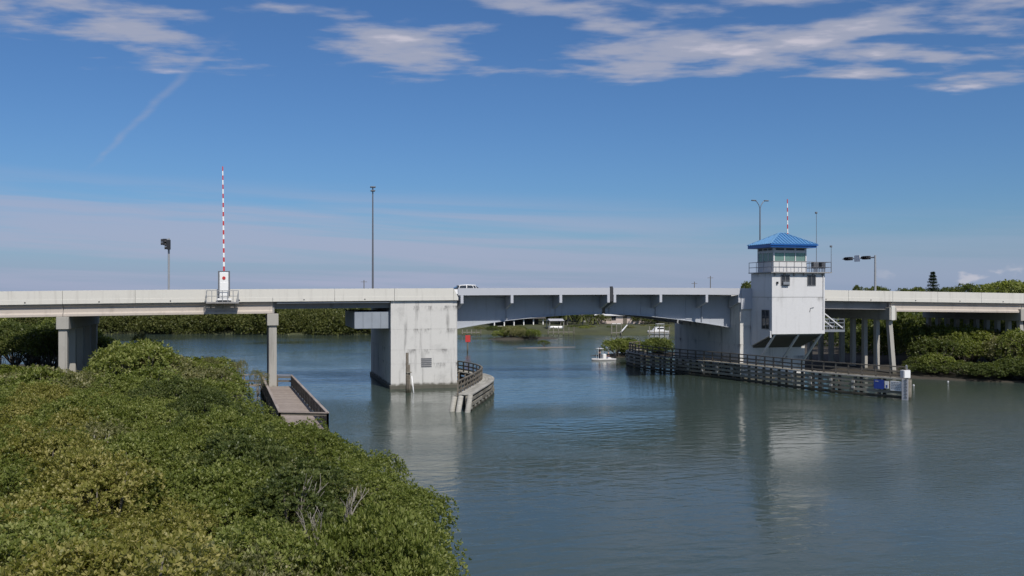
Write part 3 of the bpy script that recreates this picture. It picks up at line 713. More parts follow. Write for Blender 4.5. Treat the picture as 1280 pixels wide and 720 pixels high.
signal_head(sg, (gx(206, 15.5), 15.5, gz(206, 302.5, 15.5)), (0, 0, 1), 2); signal_head(sg, (Xs, 15.2, gz(211, 306, 15.5)), (0, 0, 1), 3)
q = MB(); q.bar((gx(207, 15.5), 15.5, zt_-.1), (Xs, 15.5, zt_-.1), .07, .07); q.build('bracket', 'rail_steel', sg)
Xm = gx(1094, 1.0); zm = deck_z(Xm); mt = thing('signal_mast', 'grey mast arm holding horizontal traffic signals right of the tower', 'traffic signal', (Xm, 1.0, zm))
zh = gz(1094, 319, 1.0); q = MB(); q.tube([(Xm, 1.0, zm), (Xm, 1.0, zh)], [.15, .11], 10); q.build('pole', 'rail_steel', mt)
za_ = zh-.25; q = MB(); q.tube([(Xm, 1.0, za_), (Xm, 7.6, za_)], [.09, .05], 8); q.build('mast_arm', 'rail_steel', mt)
for Y in (2.55, 6.1): signal_head(mt, (Xm-.1, Y, za_), (0, 1, 0), 3)
q = MB(); q.bevbox(Xm-.1, Xm-.04, 3.9, 5.0, za_-.42, za_+.38, .01); q.build('sign_plate', 'white_paint', mt)
# car
def make_car(X, Y, z):
    r = thing('passenger_car', 'white car whose roof shows above the parapet near the left pier', 'car', (X, Y, z))
    L, Wd = 4.7, 1.85
    def ring(x, wb, wt, zb, zt2): return [(X+x, Y-wb/2, z+zb), (X+x, Y+wb/2, z+zb), (X+x, Y+wt/2, z+zt2), (X+x, Y-wt/2, z+zt2)]
    b = MB(); b.loft([ring(-2.35, 1.5, 1.4, .42, .72), ring(-2.15, 1.8, 1.7, .28, .88), ring(-1.1, 1.85, 1.75, .25, 1.0), ring(.2, 1.85, 1.78, .25, 1.02), ring(1.6, 1.85, 1.75, .25, 1.04), ring(2.2, 1.8, 1.65, .28, 1.02), ring(2.35, 1.6, 1.5, .42, .85)]); bd = b.build('body', 'white_paint', r)
    b = MB(); b.loft([ring(-1.15, 1.62, 1.5, 1.0, 1.02), ring(-.35, 1.66, 1.36, 1.0, 1.52), ring(1.5, 1.66, 1.36, 1.0, 1.56), ring(2.1, 1.6, 1.4, 1.0, 1.06)]); b.build('cabin_glass', 'dark_glass', bd)
    b = MB(); b.loft([ring(-.5, 1.4, 1.3, 1.50, 1.56), ring(.5, 1.46, 1.34, 1.55, 1.64), ring(1.55, 1.42, 1.3, 1.52, 1.60)]); b.build('roof', 'white_paint', bd)
    b = MB()
    for x in (-.55, .45, 1.35, 1.72):
        for s in (-1, 1): b.bar((X+x, Y+s*.84, z+1.0), (X+x*.8+.1, Y+s*.70, z+1.55), .07, .05)
    b.build('pillars', 'white_paint', bd)
    for x in (-1.45, 1.45):
        for s in (-1, 1):
            q = MB(); q.tube([(X+x, Y+s*.72, z+.33), (X+x, Y+s*.93, z+.33)], .33, 18); wh = q.build('wheel', 'tyre', r)
            q = MB(); q.tube([(X+x, Y+s*.90, z+.33), (X+x, Y+s*.942, z+.33)], .2, 12); q.build('rim', 'galvanised', wh)
    r.scale = (1, 1, .88)
    for s in (-1, 1):
        q = MB(); q.bevbox(X-2.36, X-2.22, Y+s*.6-.18, Y+s*.6+.18, z+.62, z+.76, .02); q.build('headlight', 'eye_white', r)
        q = MB(); q.bevbox(X+2.24, X+2.37, Y+s*.62-.16, Y+s*.62+.16, z+.72, z+.92, .02); q.build('tail_light', 'red_paint', r)
Xc = gx(577, 13.2); make_car(Xc, 13.2, deck_z(Xc)+.02)

# ------------------------------------------------------------------ timber fenders
def fender(name, label, path, ztop, step, inner, rail_side, wale_m):
    """path: outer face polyline at the waterline (world XY), from the camera end backwards"""
    pts = [Vector((p[0], p[1], 0)) for p in path]
    seg = [0.0]
    for a_, b_ in zip(pts, pts[1:]): seg.append(seg[-1]+(b_-a_).length)
    def at(s_):
        s_ = min(max(s_, 0), seg[-1])
        for i in range(len(pts)-1):
            if s_ <= seg[i+1] or i == len(pts)-2:
                k = (s_-seg[i])/(seg[i+1]-seg[i]); return pts[i].lerp(pts[i+1], k)
    def tan(s_): return (at(min(s_+.6, seg[-1]))-at(max(s_-.6, 0))).normalized()
    def nrm(s_): d = tan(s_); return Vector((-d.y, d.x, 0))*inner          # towards the walkway side
    r = thing(name, label, 'fender', tuple(at(0)))
    n = int(seg[-1]/step)+1; ss = [seg[-1]*i/n for i in range(n+1)]
    for s_ in ss:
        p = at(s_)+nrm(s_)*.42; hp = ztop-.12
        q = MB(); q.tube([(p.x, p.y, -2), (p.x, p.y, hp)], [.2, .17], 9); q.build('pile', wale_m, r, True)
        p2 = at(s_)+nrm(s_)*1.45
        q = MB(); q.tube([(p2.x, p2.y, -2), (p2.x, p2.y, hp)], [.18, .16], 8); q.build('pile', 'dark_timber', r, True)
        for zz in (.62, 1.18):
            if zz > ztop-.3: continue
            pb_ = at(s_)+nrm(s_)*.07; d = tan(s_)
            q = MB(); q.bar(Vector((pb_.x, pb_.y, zz+ztop-1.75))-d*.15, Vector((pb_.x, pb_.y, zz+ztop-1.75))+d*.15, .16, .22); q.build('spacer_block', 'white_block', r)
    zr = [.18, .62, 1.06, 1.5] if ztop > 1.7 else [.12, .55, 1.0]
    for a_, b_ in zip(ss, ss[1:]):
        A_, B_ = at(a_), at(b_); na, nb = nrm(a_), nrm(b_)
        for k, zz in enumerate(zr):
            j = random.uniform(-.02, .02)
            o1 = A_+na*(.14+j); o2 = B_+nb*(.14+j)
            q = MB(); q.bar((o1.x, o1.y, zz), (o2.x, o2.y, zz), .16, .26); q.build('wale', wale_m if k else 'dark_timber', r)
        o1 = A_+na*.12; o2 = B_+nb*.12
        q = MB(); q.bar((o1.x, o1.y, ztop-.01), (o2.x, o2.y, ztop-.01), .24, .10); q.build('cap_board', 'cap_timber', r)
        for k in range(4):
            w0 = .40+k*.32; o1 = A_+na*w0; o2 = B_+nb*w0
            q = MB(); q.bar((o1.x, o1.y, ztop-.02), (o2.x, o2.y, ztop-.02), .29, .07); q.build('walk_board', 'cap_timber' if ztop < 1.7 else 'weathered_timber', r)
    m_ = int(seg[-1]/1.45)
    rp = [seg[-1]*i/m_ for i in range(m_+1)]
    for s_ in rp:
        p = at(s_)+nrm(s_)*rail_side; q = MB(); q.bar((p.x, p.y, ztop-.1), (p.x, p.y, ztop+1.08), .12, .12, tan(s_)); q.build('rail_post', 'dark_timber', r)
    for a_, b_ in zip(rp, rp[1:]):
        A_ = at(a_)+nrm(a_)*rail_side; B_ = at(b_)+nrm(b_)*rail_side
        for zz, hh in ((.28, .13), (.66, .13), (1.10, .10)):
            q = MB(); q.bar((A_.x, A_.y, ztop+zz), (B_.x, B_.y, ztop+zz), .10 if zz < 1 else .16, hh); q.build('rail', 'dark_timber', r)
    return r, at, nrm, tan, seg[-1]
def XY(v): return (v.x, v.y)
def smooth_path(p, it=2):
    for _ in range(it):
        q = [p[0]]
        for a_, b_ in zip(p, p[1:]): q += [(a_[0]*.75+b_[0]*.25, a_[1]*.75+b_[1]*.25), (a_[0]*.25+b_[0]*.75, a_[1]*.25+b_[1]*.75)]
        p = q+[p[-1]]
    return p
rp_ = [XY(G(px, py)) for px, py in ((1128, 499.3), (1060, 493.2), (997, 486.5), (955, 480.5), (910, 474.5), (865, 469.5), (822, 464.5), (797, 460.5), (782, 456.5))]
n0 = Vector(rp_[-1]); back = Vector((FW.x, FW.y)); rt2 = Vector((RT.x, RT.y))
for dd, rr in ((3.0, .3), (5.5, 2.2)): v = n0+back*dd+rt2*rr; rp_.append((v.x, v.y))
fr, fat, fnrm, ftan, fl = fender('timber_fender', 'long curved timber fender with railing in front of the tower pier', smooth_path(rp_), 1.9, 2.55, -1, 0.55, 'fender_timber')
lp_ = [XY(Wp(X, D)) for X, D in ((-3.35, 79.4), (-2.45, 86.0), (-1.75, 91.5), (-1.75, 95.5), (-2.7, 99.5), (-4.6, 103.5), (-6.6, 106.2))]
fl_, fat2, fnrm2, ftan2, fl2 = fender('timber_fender', 'short timber fender with railing curving round beside the left bascule pier', smooth_path(lp_), 1.4, 1.9, 1, 1.25, 'weathered_timber')
for k, (dx_, dd) in enumerate(((-.15, -.3), (-.95, -.1), (-1.5, .3))):
    a_ = Wp(-3.45+dx_-.35, 79.0+dd-.6, -1.5); b_ = Wp(-3.35+dx_, 79.3+dd, 1.42-.12*k)
    q = MB(); q.tube([a_, b_], [.27, .22], 10); q.build('end_pile', 'cap_timber', fl_, True)
# notice boards, gauge and cabinet on the near end of the long fender
e0 = fat(0); n0v = fnrm(0); t0 = ftan(0); outn = -n0v
def on_face(name, label, cat, px0, px1, py0, py1, mt_, off=.10, parent=None):
    A_ = None
    def hit(px):
        best = None
        for i in range(600):
            s_ = i*.01*2
            p = fat(s_)+outn*off; v = Vector((p.x, p.y, 0))-CAM; d = v.dot(FW); x_ = 640+FPX*v.dot(RT)/d
            if best is None or abs(x_-px) < best[0]: best = (abs(x_-px), p, d)
        return best[1], best[2]
    a_, da = hit(px0); b_, db = hit(px1); d = (da+db)/2
    zb_, za2 = 10-(py1-HOR)*d/FPX, 10-(py0-HOR)*d/FPX
    r = parent or thing(name, label, cat, (a_.x, a_.y, zb_))
    q = MB(); q.bar((a_.x, a_.y, (zb_+za2)/2), (b_.x, b_.y, (zb_+za2)/2), .04, za2-zb_); q.build('plate', mt_, r)
    return r, a_, b_, zb_, za2
sb, a_, b_, zb_, za2 = on_face('notice_board', 'blue notice board on the near end of the long fender', 'sign', 1092.5, 1105, 474.5, 486, 'blue_sign')
q = MB(); d = (b_-a_); L = d.length; d.normalize()
q.bar((a_.x+d.x*.15, a_.y+d.y*.15, za2-.12)+() if False else Vector((a_.x, a_.y, za2-.16))+d*.12+outn*.03, Vector((a_.x, a_.y, za2-.16))+d*(L*.45)+outn*.03, .01, .07); q.build('text_line', 'fascia_paint', sb)
sq, a_, b_, zb_, za2 = on_face('notice_board', 'small white square plate with a dark symbol between the blue and white boards', 'sign', 1106, 1111, 476.5, 485.5, 'white_paint')
q = MB(); c_ = (a_+b_)/2; q.bar(Vector((c_.x, c_.y, zb_+.2))-d*.07+outn*.03, Vector((c_.x, c_.y, zb_+.2))+d*.07+outn*.03, .01, .26); q.build('symbol', 'blue_sign', sq)
sw, a_, b_, zb_, za2 = on_face('notice_board', 'white rectangular notice board with rows of small lettering on the fender', 'sign', 1113, 1128, 476.5, 488.5, 'white_paint')
L = (b_-a_).length
for k in range(5):
    zz = za2-.12-.15*k
    if zz < zb_+.08: break
    x_ = .1
    while x_ < L-.2:
        ww = random.uniform(.08, .2); q = MB() if x_ == .1 else q
        q.bar(Vector((a_.x, a_.y, zz))+d*x_+outn*.03, Vector((a_.x, a_.y, zz))+d*min(L-.1, x_+ww)+outn*.03, .01, .06); x_ += ww+.05
    q.build('text_line', 'louver', sw)
gp = e0-t0*.35
gg = thing('clearance_gauge', 'white vertical clearance gauge with dark marks on the fender end', 'gauge', (gp.x, gp.y, 0))
q = MB(); q.bar(Vector((gp.x, gp.y, .95))-t0*.34+outn*.27, Vector((gp.x, gp.y, .95))+t0*.26+outn*.27, .06, 1.95); q.build('board', 'gauge_white', gg)
for k in range(6):
    zz = .2+k*.32; q = MB(); o_ = outn*.315
    q.bar(Vector((gp.x, gp.y, zz))-t0*.25+o_, Vector((gp.x, gp.y, zz))+t0*.05+o_, .01, .05)
    q.bar(Vector((gp.x, gp.y, zz+.05))-t0*.25+o_, Vector((gp.x, gp.y, zz+.2))-t0*.02+o_, .01, .05)
    q.build('gauge_mark', 'louver', gg)
q = MB()
for s_ in (-.3, .22):
    p = gp+t0*s_; q.tube([(p.x, p.y, -2), (p.x, p.y, 1.9)], .2, 9)
q.build('support_piles', 'weathered_timber', gg, True)
cp = fat(.1)+fnrm(.1)*.75
cb = thing('utility_cabinet', 'grey white utility box standing on the near end of the long fender', 'cabinet', (cp.x, cp.y, 1.92))
q = MB(); q.bevbox(cp.x-.38, cp.x+.38, cp.y-.3, cp.y+.3, 1.93, 2.72, .05); q.build('box', 'gauge_white', cb)
q = MB(); q.box(cp.x-.3, cp.x+.3, cp.y-.325, cp.y-.302, 2.0, 2.64); q.build('door', 'white_paint', cb)
q = MB(); q.bevbox(cp.x+.02, cp.x+.22, cp.y-.12, cp.y+.12, 2.724, 3.2, .08); q.build('lantern', 'galvanised', cb)

# mooring piles in front of the left pier
mp = thing('mooring_piles', 'two dark timber piles and a pale pipe in front of the left pier', 'piling', XY(G(509, 491))+(0,))
p0 = G(509, 491)
zt1 = 10-(441-HOR)*(p0-CAM).dot(FW)/FPX
for k, (dx_, hh) in enumerate(((0, zt1), (.28, zt1-1.2))):
    q = MB(); q.tube([(p0.x+dx_, p0.y+.1*k, -2), (p0.x+dx_*.6, p0.y+.1*k, hh)], [.17, .14], 9); q.build('pile', 'dark_timber', mp, True)
q = MB(); q.tube([(p0.x+.75, p0.y-.1, -1), (p0.x+.42, p0.y-.2, 1.7)], .06, 8); q.build('pipe', 'white_paint', mp, True)
q = MB(); q.bar((p0.x-.1, p0.y-.15, 2.05), (p0.x+.42, p0.y-.15, 2.05), .08, .12); q.build('cross_tie', 'weathered_timber', mp)

# ------------------------------------------------------------------ boardwalk under the left bent
bw = thing('boardwalk', 'timber boardwalk pier with side railings running out of the mangroves to the bridge', 'boardwalk', XY(Wp(-13.5, 66))+(0,))
fl0, fl1 = Wp(-16.2, 65.5), Wp(-25.2, 94.6); fr0, fr1 = Wp(-12.75, 65.0), Wp(-22.2, 94.6)
ZD = .58
n = 96
for i in range(n):
    k0, k1 = i/n, (i+.93)/n
    a0, a1 = fl0.lerp(fl1, k0), fl0.lerp(fl1, k1); b0, b1 = fr0.lerp(fr1, k0), fr0.lerp(fr1, k1)
    zz = ZD+random.uniform(-.006, .006)
    MB().loft([[(a0.x, a0.y, zz-.05), (b0.x, b0.y, zz-.05), (b0.x, b0.y, zz), (a0.x, a0.y, zz)], [(a1.x, a1.y, zz-.05), (b1.x, b1.y, zz-.05), (b1.x, b1.y, zz), (a1.x, a1.y, zz)]]).build('plank', 'deck_board', bw)
def bw_rail(A_, B_, n, slats, mid=True):
    for i in range(n+1):
        p = A_.lerp(B_, i/n); q = MB(); q.box(p.x-.07, p.x+.07, p.y-.07, p.y+.07, -1.5, ZD+1.08); q.build('rail_post', 'dark_timber', bw)
    for i in range(n):
        a_, b_ = A_.lerp(B_, i/n), A_.lerp(B_, (i+1)/n)
        q = MB(); q.bar((a_.x, a_.y, ZD+1.11), (b_.x, b_.y, ZD+1.11), .2, .06); q.build('top_rail', 'deck_board', bw)
        for zz in slats:
            q = MB(); q.bar((a_.x, a_.y, ZD+zz), (b_.x, b_.y, ZD+zz), .05, .17); q.build('rail_board', 'dark_timber', bw)
bw_rail(fl0, fl1, 14, (.2, .42, .64, .86)); bw_rail(fr0, fr1, 14, (.2, .42, .64, .86)); bw_rail(fl0, fr0, 1, (.98,)); bw_rail(fl1+FW*.3, fr1+FW*.3, 2, (.5, .9))
for s_ in (-.1, .1):
    q = MB(); a_, b_ = fl0, fr0
# landing branch along the bridge to the left
bl0, bl1 = Wp(-25.4, 95.2), Wp(-34.0, 95.0)
q = MB(); q.bar((bl0.x, bl0.y+1, ZD-.03), (bl1.x, bl1.y+1, ZD-.03), 2.0, .06); q.build('landing', 'deck_board', bw)
bw_rail(bl0, bl1, 5, (.5,))
q = MB()
for k in np.linspace(0, 1, 8):
    for A_, B_ in ((fl0, fl1), (fr0, fr1)):
        p = A_.lerp(B_, k); q.tube([(p.x, p.y, -2), (p.x, p.y, ZD-.06)], .14, 8)
for A_, B_ in ((fl0, fl1), (fr0, fr1)): q.bar((A_.x, A_.y, ZD-.18), (B_.x, B_.y, ZD-.18), .12, .22)
q.build('substructure', 'dark_timber', bw)

# ------------------------------------------------------------------ ground and water
me = MB().add([(-9000, -3000, 0), (9000, -3000, 0), (9000, 14000, 0), (-9000, 14000, 0)], [(0,1,2,3)]).build('water', 'water')
tag(me, kind='structure')
def land(name, pts, zs, m):       # rows of XY points, shore first
    b = MB(); nn = len(pts[0]); vs = []; fs = []
    for row, z in zip(pts, zs):
        for p in row: vs.append((p[0], p[1], z+(random.uniform(-.12, .12) if z > .3 else 0)))
    for i in range(len(pts)-1):
        for k in range(nn-1): fs.append((i*nn+k, i*nn+k+1, (i+1)*nn+k+1, (i+1)*nn+k))
    return tag(b.add(vs, fs).build(name, m, smooth=True), kind='structure')
# far shore
SH = [(-700, 414), (-60, 417), (60, 417), (180, 417.5), (300, 418), (420, 418.5), (500, 418), (580, 417.5), (640, 417.5), (720, 418.5), (800, 418.5), (850, 418), (920, 420), (1000, 424), (1060, 432), (1120, 442)]
base = [G(px, py) for px, py in SH]
def push(row, d): return [(p.x+FW.x*d+ (RT.x*0), p.y+FW.y*d) for p in row]
land('far_bank', [push(base, 0), push(base, 1.0), push(base, 4), push(base, 14), push(base, 60), push(base, 900)], [-.6, .25, .9, 1.8, 2.2, 3.0], 'grass')
# left mangrove flat
lf = [Wp(-4.5, 14), Wp(-3.2, 24), Wp(-3.4, 31), Wp(-6.0, 38), Wp(-9.5, 46), Wp(-13.5, 54), Wp(-17.5, 63), Wp(-23, 78), Wp(-27.5, 96), Wp(-33, 106), Wp(-42, 112), Wp(-46, 135)]
land('mud_flat', [[(p.x+.8, p.y) for p in lf], [(p.x, p.y) for p in lf], [(p.x-3, p.y) for p in lf], [(p.x-160, p.y-20) for p in lf]], [-.4, .12, .3, .6], 'mud')
# right bank
rb_ = [Wp(29, 135), Wp(37, 122), Wp(44.5, 111.5), Wp(52, 106.5), Wp(60, 103), Wp(75, 98), Wp(110, 84)]
land('right_bank', [[(p.x-1*FW.x, p.y-1.0) for p in rb_], [(p.x, p.y) for p in rb_], [(p.x+.8, p.y+2.2) for p in rb_], [(p.x+3, p.y+9) for p in rb_], [(p.x+60, p.y+100) for p in rb_]], [-.3, .12, .35, .7, 1.6], 'mud')

# ------------------------------------------------------------------ vegetation
def np_mesh(name, V, F, material):
    me = bpy.data.meshes.new(name); me.vertices.add(len(V)); me.vertices.foreach_set('co', V.astype(np.float32).ravel())
    nl = F.size; me.loops.add(nl); me.loops.foreach_set('vertex_index', F.astype(np.int32).ravel())
    me.polygons.add(len(F)); me.polygons.foreach_set('loop_start', np.arange(0, nl, F.shape[1], dtype=np.int32))
    me.update(calc_edges=True); me.materials.append(MATS[material]); return me
def unit(v): return v/np.maximum(np.linalg.norm(v, axis=1, keepdims=True), 1e-9)
def rosettes(Pt, N, L, k, wid=.5, tilt=(.5, 1.2)):
    """k leaves fanned round each twig end"""
    n = len(Pt); N = unit(N+rng.normal(0, .35, N.shape)); ref = unit(rng.normal(size=N.shape)); A = unit(np.cross(N, ref)); B = np.cross(N, A)
    Vs = []
    for j in range(k):
        an = 2*np.pi*(j+rng.random(n)*.6)/k; ti = rng.uniform(*tilt, n)
        rad = A*np.cos(an)[:, None]+B*np.sin(an)[:, None]
        d = N*np.cos(ti)[:, None]+rad*np.sin(ti)[:, None]; side = unit(np.cross(d, N)+1e-6)
        l = (L*rng.uniform(.55, 1.3, n))[:, None]; ww = l*wid*.5
        b = Pt+d*l*.15; up = np.cross(side, d)
        Vs.append(np.stack([b, b+d*l*.55+side*ww+up*l*.06, b+d*l, b+d*l*.55-side*ww+up*l*.06], 1))
    V = np.concatenate(Vs, 0).reshape(-1, 3); return V, np.arange(len(V)).reshape(-1, 4)
def lobes(nl, R_, zc, flat=.55, lr=(.4, .62)):
    out_ = []
    for i in range(nl):
        an = rng.uniform(0, 2*np.pi); rr = R_*math.sqrt(rng.uniform(0, 1))*.72
        r_ = R_*rng.uniform(*lr); out_.append((rr*math.cos(an), rr*math.sin(an), zc+(1-(rr/R_)**2)*R_*flat*rng.uniform(.5, 1.0)-.3*R_*flat, r_))
    return np.array(out_)
def crown_mesh(name, mt_, R_, zc, nl, npts, L, k, flat=.55, inner=.28, lr=(.4, .62), zmin=.3, wid=.5):
    lb = lobes(nl, R_, zc, flat, lr); pr_ = lb[:, 3]**2; idx = rng.choice(nl, npts, p=pr_/pr_.sum())
    d = unit(rng.normal(size=(npts, 3))); d[:, 2] = np.where(d[:, 2] < -.45, -d[:, 2], d[:, 2])
    bump = 1+.13*np.sin(d[:, 0]*7+idx)+.1*np.sin(d[:, 1]*9+idx*2)
    dep = 1-np.minimum(rng.exponential(.09, npts), inner*2.2)
    Pt = lb[idx, :3]+d*(lb[idx, 3]*bump*dep)[:, None]*np.array([1, 1, .82])
    keep = np.ones(npts, bool)
    for j in range(nl):
        q = np.linalg.norm((Pt-lb[j, :3])/np.array([1, 1, .82]), axis=1) < lb[j, 3]*.72; keep &= ~(q & (idx != j))
    keep &= Pt[:, 2] > zmin
    Pt = Pt[keep]; N = d[keep]+np.array([0, 0, .55])
    V, F = rosettes(Pt, N, L, k, wid); return np_mesh(name, V, F, mt_), lb
def trunk_mesh(name, lb, base=.12, props=6, bark='bark', zc=2.5):
    b = MB(); b.tube([(0, 0, -.4), (.05, .03, zc*.35), (-.04, .05, zc*.75)], [base*1.25, base, base*.7], 7)
    for l in lb:
        m1_ = Vector((l[0]*.35, l[1]*.35, zc*.55)); b.tube([(0, 0, zc*.3), m1_, Vector(l[:3]), Vector(l[:3])+Vector((l[0]*.15, l[1]*.15, l[3]*.55))], [base*.7, base*.5, base*.3, base*.1], 5)
    for i in range(props):
        an = 2*math.pi*i/props+.4; r_ = .7+.3*random.random()
        b.tube([(0, 0, zc*.32), (math.cos(an)*r_*.6, math.sin(an)*r_*.6, zc*.26), (math.cos(an)*r_, math.sin(an)*r_, -.4)], base*.3, 5)
    me = bpy.data.meshes.new(name); me.from_pydata(b.v, [], b.f); me.materials.append(MATS[bark]); me.shade_smooth(); return me
PROTO = {}
def proto(key, mt_, **kw):
    bk = kw.pop('bark', 'bark')
    cm, lb = crown_mesh('crown', mt_, **kw); PROTO[key] = (cm, trunk_mesh('trunk', lb, bark=bk, zc=kw['zc'], base=.12 if kw['R_'] < 5 else .3))
def plant(name, label, cat, group, key, loc, sc=1.0, rz=None, sz=None, lean=0):
    cm, tm = PROTO[key]; r = bpy.data.objects.new(name, None); COL.objects.link(r); r.empty_display_size = .3
    r.location = loc; r.rotation_euler = (lean*random.uniform(-1, 1), lean*random.uniform(-1, 1), random.uniform(0, 6.28) if rz is None else rz); r.scale = (sc, sc, sz or sc)
    tag(r, label, cat, group)
    for nm, me_ in (('trunk', tm), ('crown', cm)):
        o = bpy.data.objects.new(nm, me_); COL.objects.link(o); o.parent = r
    return r
NEAR = dict(R_=2.25, zc=2.6, flat=.78, L=.098, k=6, lr=(.36, .56))
for i in range(3): proto('green%d' % i, 'leaf_green', nl=12, npts=6200, **NEAR)
for i in range(2): proto('yellow%d' % i, 'leaf_yellow', nl=12, npts=5600, **NEAR)
proto('olive0', 'leaf_olive', nl=10, npts=2600, R_=2.1, zc=2.6, flat=.65, L=.10, k=5, wid=.42, bark='bare_bark')
proto('dark0', 'leaf_dark', nl=12, npts=6200, **NEAR)
MID = dict(R_=2.6, zc=2.6, flat=.62, L=.24, k=5)
for i in range(2): proto('mid%d' % i, 'leaf_green', nl=12, npts=1500, **MID)
proto('midolive', 'leaf_olive', nl=12, npts=1300, **MID); proto('middark', 'leaf_dark', nl=12, npts=1400, **MID)
FAR = dict(R_=4.2, zc=3.2, flat=.6, L=.55, k=4)
for i in range(3): proto('far%d' % i, 'leaf_far', nl=12, npts=1100, **FAR)
proto('fardark', 'leaf_dark', nl=12, npts=1100, **FAR)
proto('broad', 'leaf_dark', nl=14, npts=1800, R_=6.5, zc=8.0, flat=.75, L=.75, k=4, zmin=2.0)
proto('broadg', 'leaf_green', nl=14, npts=1800, R_=6.5, zc=8.0, flat=.75, L=.75, k=4, zmin=2.0)

BUSH = dict(R_=2.2, zc=1.25, flat=.5, lr=(.45, .66), zmin=.05, nl=12)
proto('bush0', 'leaf_green', L=.22, k=5, npts=1500, **BUSH); proto('bush1', 'leaf_dark', L=.22, k=5, npts=1500, **BUSH); proto('bush2', 'leaf_olive', L=.2, k=5, npts=1500, **BUSH)
for i in range(2): proto('edge%d' % i, 'leaf_green', L=.10, k=6, npts=6000, **BUSH)
LAB = {'green': ('bright green mangrove in the thicket filling the left foreground', 'green foreground mangroves'),
       'yellow': ('yellowish green mangrove in the thicket filling the left foreground', 'yellowish foreground mangroves'),
       'olive': ('pale olive mangrove with thin foliage in the left foreground thicket', 'pale olive foreground mangroves'),
       'dark': ('deep green mangrove in the thicket filling the left foreground', 'deep green foreground mangroves')}
COLW = {'green': 'bright green', 'yellow': 'yellowish green', 'olive': 'pale olive thin leaved', 'dark': 'deep green'}
def zone(lab, x_, d_, px, first):
    if first: where = ('at the right edge of the thicket overhanging the open water' if d_ < 46 else 'crowding the near end of the boardwalk' if d_ < 66 else 'along the left side of the boardwalk' if d_ < 90 else 'on the far water edge left of the boardwalk')
    elif d_ > 84 and px < 130: where = 'close in front of the square column at far left'
    elif d_ > 66: where = ('low in the clearing at far left before the viaduct' if px < 130 else 'in the far part of the thicket under the viaduct edge')
    elif d_ < 24: where = 'at the bottom left corner of the view' if px < 200 else 'at the bottom edge left of the open water'
    elif d_ < 40: where = 'in the left foreground of the thicket' if px < 250 else 'in the foreground around the bare grey branches'
    else: where = 'in the left middle of the thicket' if px < 200 else 'in the middle of the thicket before the boardwalk'
    return COLW[lab]+' mangrove '+where, COLW[lab]+' mangroves '+where
def right_edge(D):
    return float(np.interp(D, [12, 22, 31, 36, 42, 50, 56, 61, 64, 78, 95, 104], [-4.7, -3.45, -3.7, -5.3, -7.2, -11.2, -15.6, -20.0, -20.8, -24.2, -29.8, -34]))
def canopy(X, D):
    px = 640+FPX*X/D
    h = float(np.interp(D, [12, 25, 40, 50, 62, 75, 90, 104], [4.3, 4.5, 4.3, 4.1, 3.7, 3.3, 3.0, 3.4]))
    if 44 < D < 63 and px > 330: h = 2.35
    if D > 80 and px > 120: h = 3.4
    if 79 < D < 93 and 126 < px < 214: h = 4.6+1.1*math.sin(px*.16+D)
    if D > 70 and px < 122: h = 2.5
    return h
SKYL = [(-60, 460), (0, 460), (124, 466), (134, 425), (170, 414), (200, 424), (226, 446), (300, 452), (322, 472), (345, 505), (362, 528), (383, 537), (413, 538), (440, 536), (500, 558), (530, 570), (562, 598), (576, 690)]
def top_limit(px, D, rad):                 # how high the thicket may grow there without hiding what stands behind it
    r_ = rad*FPX/D; lo_ = 99
    for q in (-.55, 0, .55, .9): lo_ = min(lo_, 10-(float(np.interp(px+q*r_, [a[0] for a in SKYL], [a[1] for a in SKYL]))-HOR)*D/FPX)
    return lo_
cnt = 0
D = 13.0
